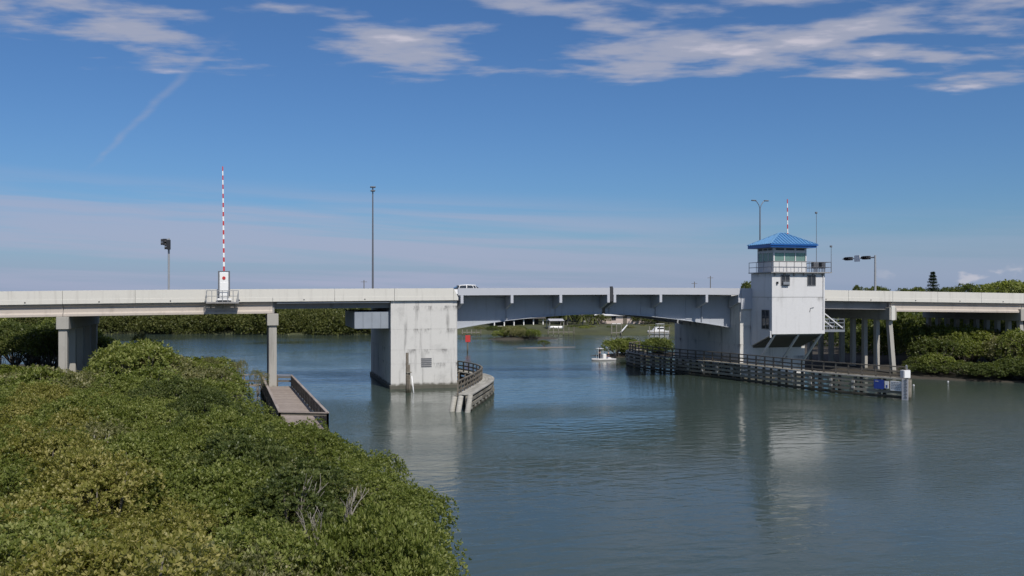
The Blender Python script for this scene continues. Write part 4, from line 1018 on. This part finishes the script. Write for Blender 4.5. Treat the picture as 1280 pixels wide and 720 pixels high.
while D < 104:
    st = 2.25 if D < 34 else 2.7 if D < 60 else 3.3
    xl = -(690/FPX)*D-1.0; X = right_edge(D)-random.uniform(0, .6)
    first = True
    while X > xl:
        jx, jd = (random.uniform(-.5, .5)*st*(.25 if first else 1), random.uniform(-.45, .45)*st)
        x_, d_ = X+(min(jx, 0) if first else jx), D+jd
        px = 640+FPX*x_/d_
        # keep the bridge columns and the boardwalk landing clear
        p = Wp(x_, d_)
        if not (any(abs(p.x-q) < 1.8 and -1.5 < p.y < 19 for q in (X_A, X_B))) and not (d_ > 92 and x_ > -30) and not (p.y > 4.5 and px > 126):
            v = .5+.5*math.sin(x_*.42+d_*.21+1.3)+random.uniform(-.35, .35)
            if d_ > 70 and px < 128: key = random.choice(('midolive', 'midolive', 'mid0')); lab = 'olive'
            elif d_ > 62: key = random.choice(('mid0', 'mid1', 'mid1', 'midolive')); lab = 'olive' if key == 'midolive' else 'green'
            elif d_ < 34 and 375 < px < 445 and not first: key = random.choice(('olive0', 'green1')); lab = key[:-1]
            elif px > 430 or first: key = random.choice(('green0', 'green1', 'green2', 'green0')); lab = 'green'
            elif v > .95-.25*random.random(): key = random.choice(('yellow0', 'yellow1')); lab = 'yellow'
            elif v < .02: key = 'dark0'; lab = 'dark'
            elif random.random() < .1: key = 'olive0'; lab = 'olive'
            else: key = random.choice(('green0', 'green1', 'green2')); lab = 'green'
            if first and d_ < 64: key = random.choice(('edge0', 'edge1')) if d_ < 46 else 'bush0'; lab = 'green'
            hmesh = 3.15 if key[:4] in ('edge', 'bush') else 4.25; mound = math.sin(x_*.55+1.1*math.sin(d_*.3))*math.sin(d_*.47+.6); h = canopy(x_, d_)*(1+.16*mound)*random.uniform(.82, 1.16)*(0.88 if first else 1)
            s_ = random.uniform(.86, 1.15)*(.9 if first else 1)
            h = min(h, top_limit(px, d_, 2.2*s_)-.1)
            if h < 1.3: X -= st; first = False; continue
            if h < 2.6 and key[:3] != 'bus' and d_ < 66: key = 'edge0' if d_ < 46 else 'bush0'; lab = 'green'; hmesh = 3.15
            zl = zg = None
            zl, zg = zone(lab, x_, d_, px, first)
            plant('mangrove', zl, 'mangrove', zg, key, (p.x, p.y, .1), s_, sz=h/hmesh)
            cnt += 1
        X -= st*random.uniform(.9, 1.15); first = False
    D += st*.92
# trees standing in the shade behind the first left bent
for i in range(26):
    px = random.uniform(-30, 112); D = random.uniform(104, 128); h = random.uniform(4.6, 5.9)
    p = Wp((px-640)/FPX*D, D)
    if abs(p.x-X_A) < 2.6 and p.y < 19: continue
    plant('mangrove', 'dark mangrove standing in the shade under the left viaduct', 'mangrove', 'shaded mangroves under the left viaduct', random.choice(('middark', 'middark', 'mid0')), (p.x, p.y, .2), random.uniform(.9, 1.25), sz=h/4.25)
# leafy twigs breaking the skyline by the water
for px, py, D in ((176, 414, 99), (196, 428, 96), (205, 436, 93), (322, 462, 84), (300, 450, 90), (262, 446, 92)):
    p = P(px, py, D); plant('mangrove', 'thin mangrove shoot poking up at the edge of the left thicket', 'mangrove', 'thin shoots at the thicket edge', 'olive0', (p.x, p.y, .1), .42, sz=max(.4, (p.z)/4.3))
# bare grey branches
def bare(px, py, D, label, h=2.4):
    p = P(px, py, D); p.z += .55; b = MB()
    def grow(a, d, L, r_, lv):
        e_ = a+d*L; mid = a.lerp(e_, .5)+Vector((random.uniform(-.06, .06), random.uniform(-.06, .06), 0))*L
        b.tube([a, mid, e_], [r_, r_*.8, r_*.6], 5)
        if lv:
            for _ in range(3): grow(a.lerp(e_, random.uniform(.5, 1)), (d+Vector((random.uniform(-.7, .7), random.uniform(-.7, .7), random.uniform(-.1, .5)))).normalized(), L*.62, r_*.55, lv-1)
    for _ in range(2): grow(Vector((p.x+random.uniform(-.2, .2), p.y, p.z-h)), Vector((random.uniform(-.3, .3), random.uniform(-.3, .3), 1)).normalized(), h*.55, .034, 2)
    r = thing('dead_shrub', label, 'shrub', (p.x, p.y, p.z-h)); b.build('branches', 'bare_bark', r)
bare(362, 612, 27, 'bare grey dead branches rising between mangroves right of the foreground middle')
bare(395, 655, 22.5, 'bleached bare twigs low in the foreground near the bottom edge', 1.5)
bare(425, 628, 26, 'slender grey leafless stem near the water side of the thicket', 1.8)
bare(262, 560, 38, 'thin grey leafless branches in the middle of the thicket', 1.8)
# right bank mangroves
shore_r = lambda px: float(np.interp(px, [1120, 1160, 1220, 1280, 1400], [124, 112.5, 108.6, 106, 100.5]))
for i in range(62):
    k = random.random(); px = 1132+k*196; front = i < 24
    D = shore_r(px)+(random.uniform(-.9, .9) if front else random.uniform(3.0, 17)); p = Wp((px-640)/FPX*D, D)
    if any(abs(p.x-q) < 1.5 and -1 < p.y < 18.6 for q in (X_C, X_D)): continue
    if px < 1152 and (front or p.y < 3): continue
    key = random.choice(('bush0', 'bush1', 'bush1', 'bush1')) if front else random.choice(('middark', 'mid0', 'mid1', 'middark', 'midolive'))
    h = random.uniform(1.8, 3.0) if front else random.uniform(3.8, 5.2)
    lab = {'0': 'green', '1': 'deep green', '2': 'pale olive'}[key[4]] if front else 'green'
    plant('mangrove', lab+(' low mangrove overhanging the water of the right bank' if front else ' taller mangrove on the right bank below the viaduct'), 'mangrove', lab+(' low mangroves at the right water edge' if front else ' mangroves on the right bank'), key, (p.x, p.y, .1), random.uniform(.8, 1.15), sz=h/(3.15 if front else 4.25))
# the wood behind them, one mass
def wood(name, x0, x1, d0, d1, n, hmin, hmax, m, L=1.15, rr=(3.5, 6.5), nd=230, edge=None):
    Pts = []; Ns = []
    for i in range(n):
        px = random.uniform(x0, x1); D = random.uniform(d0, d1)+(edge(px) if edge else 0); p = Wp((px-640)/FPX*D, D); R_ = random.uniform(*rr); h = random.uniform(hmin, hmax)
        d = unit(rng.normal(size=(nd, 3))); d[:, 2] = np.where(d[:, 2] < -.55, -d[:, 2], d[:, 2]); rz_ = min(R_*.8, h*.62); q = np.array([p.x, p.y, h-rz_])+d*np.array([R_, R_, rz_])*(1+rng.normal(0, .07, (nd, 1))); q = q[q[:, 2] > .15]; d = d[:len(q)]
        Pts.append(q); Ns.append(d)
    V, F = rosettes(np.concatenate(Pts), np.concatenate(Ns), L, 3); o = bpy.data.objects.new(name, np_mesh(name, V, F, m)); COL.objects.link(o)
    return o
tag(wood('mangrove_wood', -260, 560, 262, 420, 330, 5.2, 7.4, 'leaf_far'), kind='stuff')
shore_d = lambda px: float(np.interp(px, [q_[0] for q_ in SH], [(10*FPX/(q_[1]-HOR)) for q_ in SH]))
tag(wood('shoreline_mangroves', -90, 520, .5, 12, 150, 3.2, 5.8, 'leaf_far', .6, (2.0, 4.0), 420, shore_d), kind='stuff')
tag(wood('right_bank_wood', 1005, 1380, 138, 185, 60, 5.0, 7.5, 'leaf_dark', .6, (2.6, 4.2), 420), kind='stuff')
tag(wood('distant_wood', 560, 900, 275, 360, 130, 6.0, 8.6, 'leaf_dark'), kind='stuff')
# trees showing above the right-hand deck
for px, ytop, D, wd in ((1250, 353.5, 300, 1.1), (1270, 354.5, 310, 1.1), (1285, 352, 305, 1.3), (1208, 356, 330, .75), (1228, 361, 340, .8), (1310, 354, 320, 1.3)):
    p = P(px, ytop, D); plant('broadleaf_tree', 'rounded leafy tree showing above the deck at far right', 'tree', 'trees above the right deck', 'broadg' if px > 1230 else 'broad', (p.x, p.y, 1.5), wd, sz=(p.z-1.5)/13.2)
for px, ytop, D, wd, lab in ((1094, 359.5, 330, .9, 'low dark tree crown behind the signal mast foot'), (1150, 360.5, 330, .8, 'low dark tree top left of the tall pine'), (1182, 360.5, 330, .75, 'low dark tree top right of the tall pine'), (1072, 358, 340, .33, 'tiny dark pointed tree top left of the signal mast foot'), (1129, 361.5, 340, .5, 'tiny dark tree top midway between signal mast and tall pine'), (934.5, 353.5, 300, .36, 'dark pointed tree top just left of the control tower')):
    p = P(px, ytop, D); plant('broadleaf_tree', lab, 'tree', None, 'broad', (p.x, p.y, 1.5), wd, sz=(p.z-1.5)/13.2)
# tiered pine
pp = P(1166, 341, 280); pn = thing('norfolk_pine', 'tall dark tiered pine rising above the right deck', 'tree', (pp.x, pp.y, 1.5))
b = MB(); b.tube([(pp.x, pp.y, 1.0), (pp.x+.1, pp.y, pp.z-.5)], [.35, .08], 8); b.build('trunk', 'bark', pn)
Pts = []; Ns = []
ztr = 8.2
for k in range(9):
    zz = ztr+(pp.z-.3-ztr)*k/8; R_ = 1.75*(1-(k/8.6)**1.7)*(1 if k != 1 else .75)+.22
    for a_ in range(7):
        an = a_*.9+k*.5+random.uniform(-.2, .2)
        for q in range(16):
            rr = R_*(q+1)/16*random.uniform(.85, 1.1); Pts.append((pp.x+math.cos(an)*rr, pp.y+math.sin(an)*rr, zz+.12*rr+random.uniform(-.25, .25))); Ns.append((math.cos(an), math.sin(an), .8))
V, F = rosettes(np.array(Pts), np.array(Ns), .42, 4, .35); me_ = np_mesh('crown', V-np.array([pp.x, pp.y, 1.5]), F, 'leaf_pine'); o = bpy.data.objects.new('crown', me_); COL.objects.link(o); o.parent = pn

# ------------------------------------------------------------------ islands, shoal, marker
def isle(name, cx, cy, rx, ry, h, m):
    b = MB(); rings = []
    for k, (s_, z) in enumerate(((1.0, -.3), (.9, .05), (.6, h), (.15, h*1.15))):
        rings.append([(cx+math.cos(a)*rx*s_*(1+.16*math.sin(3*a+1)+.08*math.sin(7*a)), cy+math.sin(a)*ry*s_*(1+.12*math.sin(2*a)), z) for a in np.linspace(0, 2*math.pi, 28, endpoint=False)])
    return tag(b.loft(rings).build(name, m, smooth=True), kind='structure')
c_ = G(655, 424.5); isle('island', c_.x, c_.y+2.5, 8, 3, .4, 'mud')
for i in range(13):
    p = Wp((random.uniform(627, 683)-640)/FPX*199, random.uniform(200.5, 205)); plant('mangrove', 'low green mangrove on the small island mid channel', 'mangrove', 'mangroves on the small island', random.choice(('bush0', 'bush1', 'bush2')), (p.x, p.y, .0), random.uniform(.7, .95), sz=random.uniform(2.0, 2.8)/3.15)
c_ = G(680, 434.5); isle('sand_shoal', c_.x, c_.y, 5.6, 1.3, .09, 'silt')
p = G(680, 434.0); plant('mangrove', 'single small round mangrove alone on the sand shoal', 'mangrove', None, 'bush1', (p.x, p.y, .05), .5, sz=.42)
c_ = Wp(20.5, 150); isle('island', c_.x, c_.y, 9, 4, .3, 'mud')
for i in range(14):
    D = random.uniform(146, 153); p = Wp((random.uniform(766, 828)-640)/FPX*D, D); plant('mangrove', 'low mangrove on the islet behind the curved fender nose', 'mangrove', 'mangroves on the islet behind the fender', random.choice(('bush0', 'bush1')), (p.x, p.y, .0), random.uniform(.7, .95), sz=random.uniform(2.2, 3.2)/3.15)
mk = G(584.5, 440); Dm = (mk-CAM).dot(FW); md = thing('channel_marker', 'red channel marker board on a slim pile right of the left pier', 'channel marker', (mk.x, mk.y, 0))
b = MB(); zt2 = 10-(419-HOR)*Dm/FPX; zb2 = 10-(427.6-HOR)*Dm/FPX
b.tube([(mk.x, mk.y, -2), (mk.x, mk.y, zt2-.2)], .13, 9); b.build('pile', 'dark_timber', md, True)
b = MB(); b.bevbox(mk.x-.43, mk.x+.43, mk.y-.22, mk.y-.15, zb2, zt2, .02); b.build('dayboard', 'marker_red', md)
# floats
for px, py, lab in ((1142, 482, 'small white float on the water just right of the fender end'), (1185, 477.5, 'small white float by the right bank')):
    p = G(px, py); r = thing('mooring_float', lab, 'float', (p.x, p.y, 0)); b = MB(); b.ball((p.x, p.y, .02), .11, 12, 8); b.build('ball', 'gauge_white', r, True)
    b = MB(); b.tube([(p.x, p.y, .11), (p.x, p.y, .17)], .025, 8); b.build('eye', 'galvanised', r)

# ------------------------------------------------------------------ people
def person(loc, rz, label, pose, shirt, pants):
    """standing or seated figure; joints are one skinned surface, clothes are shells over it"""
    r = thing('person', label, 'person', tuple(loc)); seated = pose == 'sit'
    hip = .52 if seated else .92
    J = {'pel': (0, 0, hip), 'spn': (0, .02, hip+.25), 'chs': (0, .0, hip+.45), 'nck': (0, -.01, hip+.60), 'hd0': (0, -.03, hip+.68), 'hd1': (0, -.03, hip+.82)}
    Rr = {'pel': .13, 'spn': .12, 'chs': .145, 'nck': .055, 'hd0': .075, 'hd1': .088}
    E = [('pel', 'spn'), ('spn', 'chs'), ('chs', 'nck'), ('nck', 'hd0'), ('hd0', 'hd1')]
    for s, n_ in ((-1, 'l'), (1, 'r')):
        if seated: leg = [(s*.1, -.02, hip-.02), (s*.12, -.43, hip+.0), (s*.12, -.45, .08), (s*.12, -.62, .05)]
        else: leg = [(s*.1, 0, hip-.08), (s*.12, -.03, .48), (s*.13, .02, .08), (s*.14, -.14, .05)]
        arm = [(s*.19, 0, hip+.5), (s*.25, .02, hip+.24), (s*.2, -.2, hip+.13)] if True else []
        for i, q in enumerate(leg): J[n_+'g%d' % i] = q; Rr[n_+'g%d' % i] = (.09, .065, .045, .04)[i]
        for i, q in enumerate(arm): J[n_+'a%d' % i] = q; Rr[n_+'a%d' % i] = (.06, .045, .035)[i]
        E += [('pel', n_+'g0'), (n_+'g0', n_+'g1'), (n_+'g1', n_+'g2'), (n_+'g2', n_+'g3'), ('chs', n_+'a0'), (n_+'a0', n_+'a1'), (n_+'a1', n_+'a2')]
        hb = Vector(arm[2])+Vector((-s*.02, -.07, -.01)); J[n_+'h'] = tuple(hb); Rr[n_+'h'] = .034; E.append((n_+'a2', n_+'h'))
        for f in range(5):
            off = (f-1.5)*.02 if f < 4 else -s*.045
            a1 = hb+Vector((off, -.045 if f < 4 else -.01, -.005)); a2 = a1+Vector((off*.1, -.035, -.022-.004*f))
            J[n_+'f%da' % f] = tuple(a1); J[n_+'f%db' % f] = tuple(a2); Rr[n_+'f%da' % f] = .0095; Rr[n_+'f%db' % f] = .008
            E += [(n_+'h', n_+'f%da' % f), (n_+'f%da' % f, n_+'f%db' % f)]
    J['nose'] = (0, -.135, hip+.745); Rr['nose'] = .014; E.append(('hd0', 'nose'))
    def skinned(name, keys, m_, grow, sub=1):
        keys = list(keys); ix = {k: i for i, k in enumerate(keys)}
        me = bpy.data.meshes.new(name); me.from_pydata([J[k] for k in keys], [(ix[a], ix[b_]) for a, b_ in E if a in ix and b_ in ix], [])
        me.materials.append(MATS[m_]); o = bpy.data.objects.new(name, me); COL.objects.link(o); o.parent = r
        o.modifiers.new('skin', 'SKIN')
        if me.skin_vertices:
            for i, k in enumerate(keys):
                me.skin_vertices[0].data[i].radius = (Rr[k]+grow, (Rr[k]+grow)*(.8 if k in ('chs', 'spn', 'pel') else 1)); me.skin_vertices[0].data[i].use_root = (i == 0)
        sb_ = o.modifiers.new('smooth', 'SUBSURF'); sb_.levels = sub; sb_.render_levels = sub
        return o
    body = skinned('body', J.keys(), 'skin', 0)
    skinned('shirt', ['pel', 'spn', 'chs', 'la0', 'la1', 'ra0', 'ra1'], shirt, .016)
    skinned('trousers', ['pel', 'lg0', 'lg1', 'lg2', 'rg0', 'rg1', 'rg2'], pants, .018)
    b = MB(); b.ball((loc[0], loc[1]+.0, loc[2]+hip+.82), .105, 12, 8, (1, 1.05, .85)); b.build('hair', 'hair', r, True)
    b = MB()
    for s in (-1, 1): b.ball((loc[0]+s*.035, loc[1]-.112, loc[2]+hip+.775), .014, 8, 6)
    b.build('eyes', 'eye_white', body, True)
    r.rotation_euler = (0, 0, rz)
    return r
# ------------------------------------------------------------------ boats
def hull(mb, X, Y, z, L, B, H, flare=.25, n=9):
    rings = []
    for i in range(n+1):
        k = i/n; x = X-L/2+L*k; w_ = B/2*(1-max(0, (.45-k)/.45)**2.2)*.98+.02; zb_ = z-.18+.35*max(0, (.3-k)/.3)**2*H; sh = H*(1+.22*max(0, .5-k))
        rings.append([(x, Y-w_, z+sh), (x, Y-w_*.86, zb_+.12), (x, Y, zb_), (x, Y+w_*.86, zb_+.12), (x, Y+w_, z+sh), (x, Y+w_*.85, z+sh-.02), (x, Y+w_*.8, z+.12*H+.1), (x, Y-w_*.8, z+.12*H+.1), (x, Y-w_*.85, z+sh-.02)])
    return mb.loft(rings)
sk = G(754, 450.5); skf = thing('skiff', 'small white open skiff with two people out in the channel', 'boat', (sk.x, sk.y, 0))
hull(MB(), sk.x, sk.y, 0, 3.6, 1.4, .32).build('hull', 'hull_grey', skf, True)
b = MB(); b.bevbox(sk.x-.1, sk.x+.4, sk.y-.3, sk.y+.3, .12, .95, .05); b.build('console', 'white_paint', skf)
b = MB()
for sx_ in (-.9, -.2):
    for sy_ in (-.4, .4): b.tube([(sk.x+sx_, sk.y+sy_, .3), (sk.x+sx_, sk.y+sy_, 1.75)], .025, 6)
b.build('frame', 'white_paint', skf)
b = MB(); b.bevbox(sk.x-1.0, sk.x-.1, sk.y-.5, sk.y+.5, 1.752, 1.80, .015); b.build('canopy', 'white_paint', skf)
b = MB(); b.bevbox(sk.x+1.72, sk.x+2.05, sk.y-.17, sk.y+.17, .35, .95, .06); mo = b.build('outboard_motor', 'black_plastic', skf)
b = MB(); b.box(sk.x+1.8, sk.x+1.95, sk.y-.06, sk.y+.06, -.4, .347); b.build('motor_leg', 'black_plastic', mo)
b = MB(); b.bevbox(sk.x+.6, sk.x+1.1, sk.y-.4, sk.y+.4, .12, .42, .04); b.build('seat', 'white_paint', skf)
person((sk.x-.55, sk.y, .13), R(-80), 'person in dark clothes standing under the skiff canopy', 'stand', 'dark_cloth', 'dark_cloth')
person((sk.x+.85, sk.y, -.05), R(-95), 'person in dark blue seated at the stern of the skiff', 'sit', 'dark_cloth', 'blue_cloth')
# moored cruiser at the right-hand dock
Db = 226; yb_ = P(822, 417.5, Db); yc = thing('cabin_cruiser', 'white cabin cruiser moored at the far bank left of the tower pier', 'boat', (yb_.x, yb_.y, 0))
hull(MB(), yb_.x, yb_.y, 0, 5.2, 1.9, .9).build('hull', 'hull_grey', yc, True)
b = MB(); b.prism([(yb_.x-1.2, .85), (yb_.x+1.6, .85), (yb_.x+1.4, 1.8), (yb_.x-.5, 1.8)], yb_.y-.7, yb_.y+.7, 'y'); b.build('cabin', 'white_paint', yc)
b = MB(); b.box(yb_.x-.4, yb_.x+1.3, yb_.y-.73, yb_.y-.705, 1.25, 1.6); b.build('cabin_window', 'dark_glass', yc)
b = MB(); b.bevbox(yb_.x-.3, yb_.x+1.5, yb_.y-.75, yb_.y+.75, 2.5, 2.56, .02); 
for sx_ in (-.2, 1.4):
    for sy_ in (-.6, .6): b.tube([(yb_.x+sx_, yb_.y+sy_, 1.7), (yb_.x+sx_, yb_.y+sy_, 2.5)], .03, 6)
b.build('hardtop', 'white_paint', yc)
# dock under the cruiser
def dock(name, label, pxa, pxb, py, zd, n, hp, extra=None):
    A_, B_ = G(pxa, py), G(pxb, py); r = thing(name, label, 'dock', (A_.x, A_.y, 0))
    q = MB(); q.bar((A_.x, A_.y, zd), (B_.x, B_.y, zd), 1.6, .15); q.build('deck', 'weathered_timber', r)
    for i in range(n+1):
        p = A_.lerp(B_, i/n)
        q = MB(); q.tube([(p.x, p.y-.8, -1.5), (p.x, p.y-.8, zd+hp)], .11, 7); q.build('pile', 'weathered_timber', r)
    return r, A_, B_
dock('dock', 'pale timber dock beside the white cruiser', 810, 835, 419.5, .8, 4, 1.4)
fd, A_, B_ = dock('dock', 'bare white framed dock with a slanting gangway before the lawn', 763, 775, 419.5, .7, 2, 2.2)
q = MB(); q.bar((A_.x, A_.y-.8, 2.8), (B_.x, B_.y-.8, 2.8), .14, .14); q.build('top_beam', 'white_paint', fd)
q = MB(); C_ = P(784, 407, 236); q.bar((B_.x, B_.y-.5, .8), (C_.x, C_.y, 1.9), .3, .14); q.build('gangway', 'white_paint', fd)
dock('dock', 'low grey dock under the boat lift left of the palms', 684, 716, 419, .75, 5, 1.3)
dock('dock', 'low pale seawall dock right behind the left pier', 577, 600, 418.6, .6, 4, .7)
# boat lift with white canopy
lf0 = P(694, 405, 232); bl = thing('boat_lift', 'boat lift with small white canopy and boat at the far bank', 'boat lift', (lf0.x, lf0.y, 0))
q = MB()
for sx_ in (-1.8, 1.8):
    for sy_ in (-1.2, 1.2): q.tube([(lf0.x+sx_, lf0.y+sy_, -1), (lf0.x+sx_, lf0.y+sy_, 3.1)], .1, 7)
q.build('posts', 'cap_timber', bl)
q = MB(); q.prism([(lf0.y-1.6, 3.1), (lf0.y+1.6, 3.1), (lf0.y, 3.6)], lf0.x-1.9, lf0.x+1.9, 'x'); q.build('canopy', 'hull_grey', bl)
hull(MB(), lf0.x, lf0.y, 1.2, 3.6, 1.5, .6).build('boat_hull', 'white_paint', bl, True)
# covered boathouse with white posts
bh0 = P(648, 408, 240); L = 13.5
bh = thing('boathouse', 'long low boathouse with dark roof and white posts behind the island', 'boathouse', (bh0.x, bh0.y, 0))
zb3 = 1.55
q = MB(); q.box(bh0.x-L/2, bh0.x+L/2, bh0.y-.3, bh0.y+5, -.5, zb3); q.build('seawall', 'house_white', bh)
q = MB(); q.box(bh0.x-L/2+.5, bh0.x+L/2, bh0.y+4.6, bh0.y+4.9, zb3+.004, 3.4); q.build('back_wall', 'boathouse_roof', bh)
q = MB(); q.prism([(bh0.y-.9, 3.35), (bh0.y+5.4, 3.35), (bh0.y+5.4, 3.5), (bh0.y+2.2, 4.4), (bh0.y-.9, 3.5)], bh0.x-L/2, bh0.x+L/2+.4, 'x'); q.build('roof', 'boathouse_roof', bh)
for k in range(6):
    X = bh0.x-L/2+.4+(L-.6)*k/5; q = MB(); q.box(X-.13, X+.13, bh0.y-.2, bh0.y+.05, zb3+.004, 3.345); q.build('post', 'house_white', bh)
# house on the lawn
def house(px, D, wd, dp, hw, hr, label, wallm, roofm, rz=0):
    p = P(px, 408, D); z0 = 1.9; r = thing('house', label, 'house', (p.x, p.y, z0)); X, Y = p.x, p.y
    b = MB(); b.prism([(Y-dp/2, z0-.8), (Y+dp/2, z0-.8), (Y+dp/2, z0+hw), (Y, z0+hw+hr*.93), (Y-dp/2, z0+hw)], X-wd/2, X+wd/2, 'x'); wl = b.build('wall', wallm, r)
    b = MB(); o_ = .5
    for s in (-1, 1):
        b.add([(X-wd/2-o_, Y+s*(dp/2+o_), z0+hw-.15), (X+wd/2+o_, Y+s*(dp/2+o_), z0+hw-.15), (X+wd/2+o_, Y, z0+hw+hr), (X-wd/2-o_, Y, z0+hw+hr),
               (X-wd/2-o_, Y+s*(dp/2+o_), z0+hw-.0), (X+wd/2+o_, Y+s*(dp/2+o_), z0+hw-.0), (X+wd/2+o_, Y, z0+hw+hr+.15), (X-wd/2-o_, Y, z0+hw+hr+.15)],
              [(0,1,2,3), (4,5,6,7), (0,1,5,4), (1,2,6,5), (2,3,7,6), (3,0,4,7)])
    b.build('roof', roofm, r)
    nwin = max(2, int(wd/3))
    for i in range(nwin):
        x_ = X-wd/2+wd*(i+.5)/nwin
        if i == nwin//2:
            q = MB(); q.box(x_-.5, x_+.5, Y-dp/2-.07, Y-dp/2-.003, z0, z0+2.05); q.build('door', 'dark_timber', r)
        else: window(r, x_-.6, x_+.6, Y-dp/2, z0+.9, z0+2.1, 2, 1)
    r.rotation_euler = (0, 0, rz); return r
house(776, 250, 12, 7, 2.2, 1.5, 'pale pink house with white pitched roof above the far lawn', 'house_wall', 'roof_shingle', R(-28))
house(733, 262, 8, 6, 2.0, 1.3, 'dark low house with terracotta roof among the far trees', 'dark_stain', 'boathouse_roof', R(10))
# garden trees and palms on the far bank
for px, D, s_, h in ((706, 242, .8, 4.4), (716, 244, .7, 5.2), (699, 250, .9, 5.2), (814, 250, .8, 3.8), (826, 262, 1.0, 5.0), (842, 262, 1.0, 6.0), (744, 268, 1.1, 6.2), (688, 258, 1.1, 5.8), (860, 255, 1.1, 6.0), (600, 246, .7, 2.6), (586, 243, .6, 2.2), (762, 268, 1.0, 5.5), (790, 270, 1.2, 5.0), (806, 268, 1.1, 5.6), (722, 272, 1.2, 6.4), (670, 262, 1.1, 5.0), (640, 264, 1.2, 4.8), (615, 260, 1.0, 4.2), (836, 244, .7, 3.4), (752, 245, .5, 2.4), (802, 243, .6, 2.6)):
    p = Wp((px-640)/FPX*D, D); plant('broadleaf_tree', 'leafy garden tree on the far bank under the opening span', 'tree', 'garden trees on the far bank', random.choice(('far0', 'fardark', 'far1')), (p.x, p.y, 1.5), s_, sz=h/5.6)
for i in range(44):
    px = random.uniform(576, 836); D = 232.5+random.uniform(0, 5); p = Wp((px-640)/FPX*D, D)
    plant('shrub', 'low shoreline shrub below the far lawn', 'shrub', 'shrubs below the far lawn', random.choice(('bush0', 'bush1', 'bush2')), (p.x, p.y, .2), .8, sz=random.uniform(.35, .6))
for px, D, s_, h in ((581, 241, .5, 2.4), (592, 243, .6, 3.0), (604, 242, .5, 2.2), (700, 246, .7, 4.2), (722, 246, .5, 2.6), (738, 250, .7, 3.6), (758, 252, .5, 2.8), (797, 247, .6, 3.0), (812, 246, .6, 3.6), (822, 250, .8, 4.4), (832, 255, .9, 5.0)):
    p = Wp((px-640)/FPX*D, D); plant('shrub', 'dark garden shrub on the lawn of the far bank', 'shrub', 'garden shrubs on the far lawn', random.choice(('bush0', 'bush1', 'bush1')), (p.x, p.y, 1.4), s_*1.3, sz=h/3.15)
def palm(px, D, h, label):
    p = Wp((px-640)/FPX*D, D); r = thing('palm_tree', label, 'palm', (p.x, p.y, 1.6)); b = MB()
    b.tube([(p.x, p.y, 1.2), (p.x+.15, p.y, 1.6+h*.5), (p.x+.05, p.y, 1.6+h)], [.2, .15, .13], 8); b.build('trunk', 'bare_bark', r)
    b = MB()
    for k in range(14):
        an = k*2.4; e_ = .9-.11*k
        pts = [Vector((p.x, p.y, 1.6+h))+Vector((math.cos(an), math.sin(an), 0))*(s_*1.7)+Vector((0, 0, e_*s_-1.5*s_*s_)) for s_ in (0, .35, .7, 1.0)]
        for q0, q1 in zip(pts, pts[1:]): b.bar(q0, q1, .42, .02)
    b.build('crown', 'leaf_far', r)
palm(728, 238, 2.4, 'short palm with pale trunk in front of the dark far house')
palm(742, 240, 1.9, 'smaller palm right of the pale trunked palm on the far bank')
palm(709, 239, 3.0, 'palm beside the boat lift on the far bank')
# distant utility poles above the deck
for px, ytop, lab in ((455, 350, 'distant thin utility pole left of the tall light pole'), (868, 352, 'shorter distant utility pole above the right leaf'), (888, 345, 'taller distant utility pole above the right leaf')):
    p = P(px, ytop, 300); r = thing('utility_pole', lab, 'utility pole', (p.x, p.y, 1.5)); q = MB(); q.tube([(p.x, p.y, 0), (p.x, p.y, p.z)], [.17, .12], 8); q.build('pole', 'bark', r)
    q = MB(); q.bar((p.x-1, p.y, p.z-.6), (p.x+1, p.y, p.z-.6), .1, .12); q.build('crossarm', 'bark', r)
for o in list(COL.objects):
    if 'org' in o.keys(): del o['org']
print('mangroves', cnt)
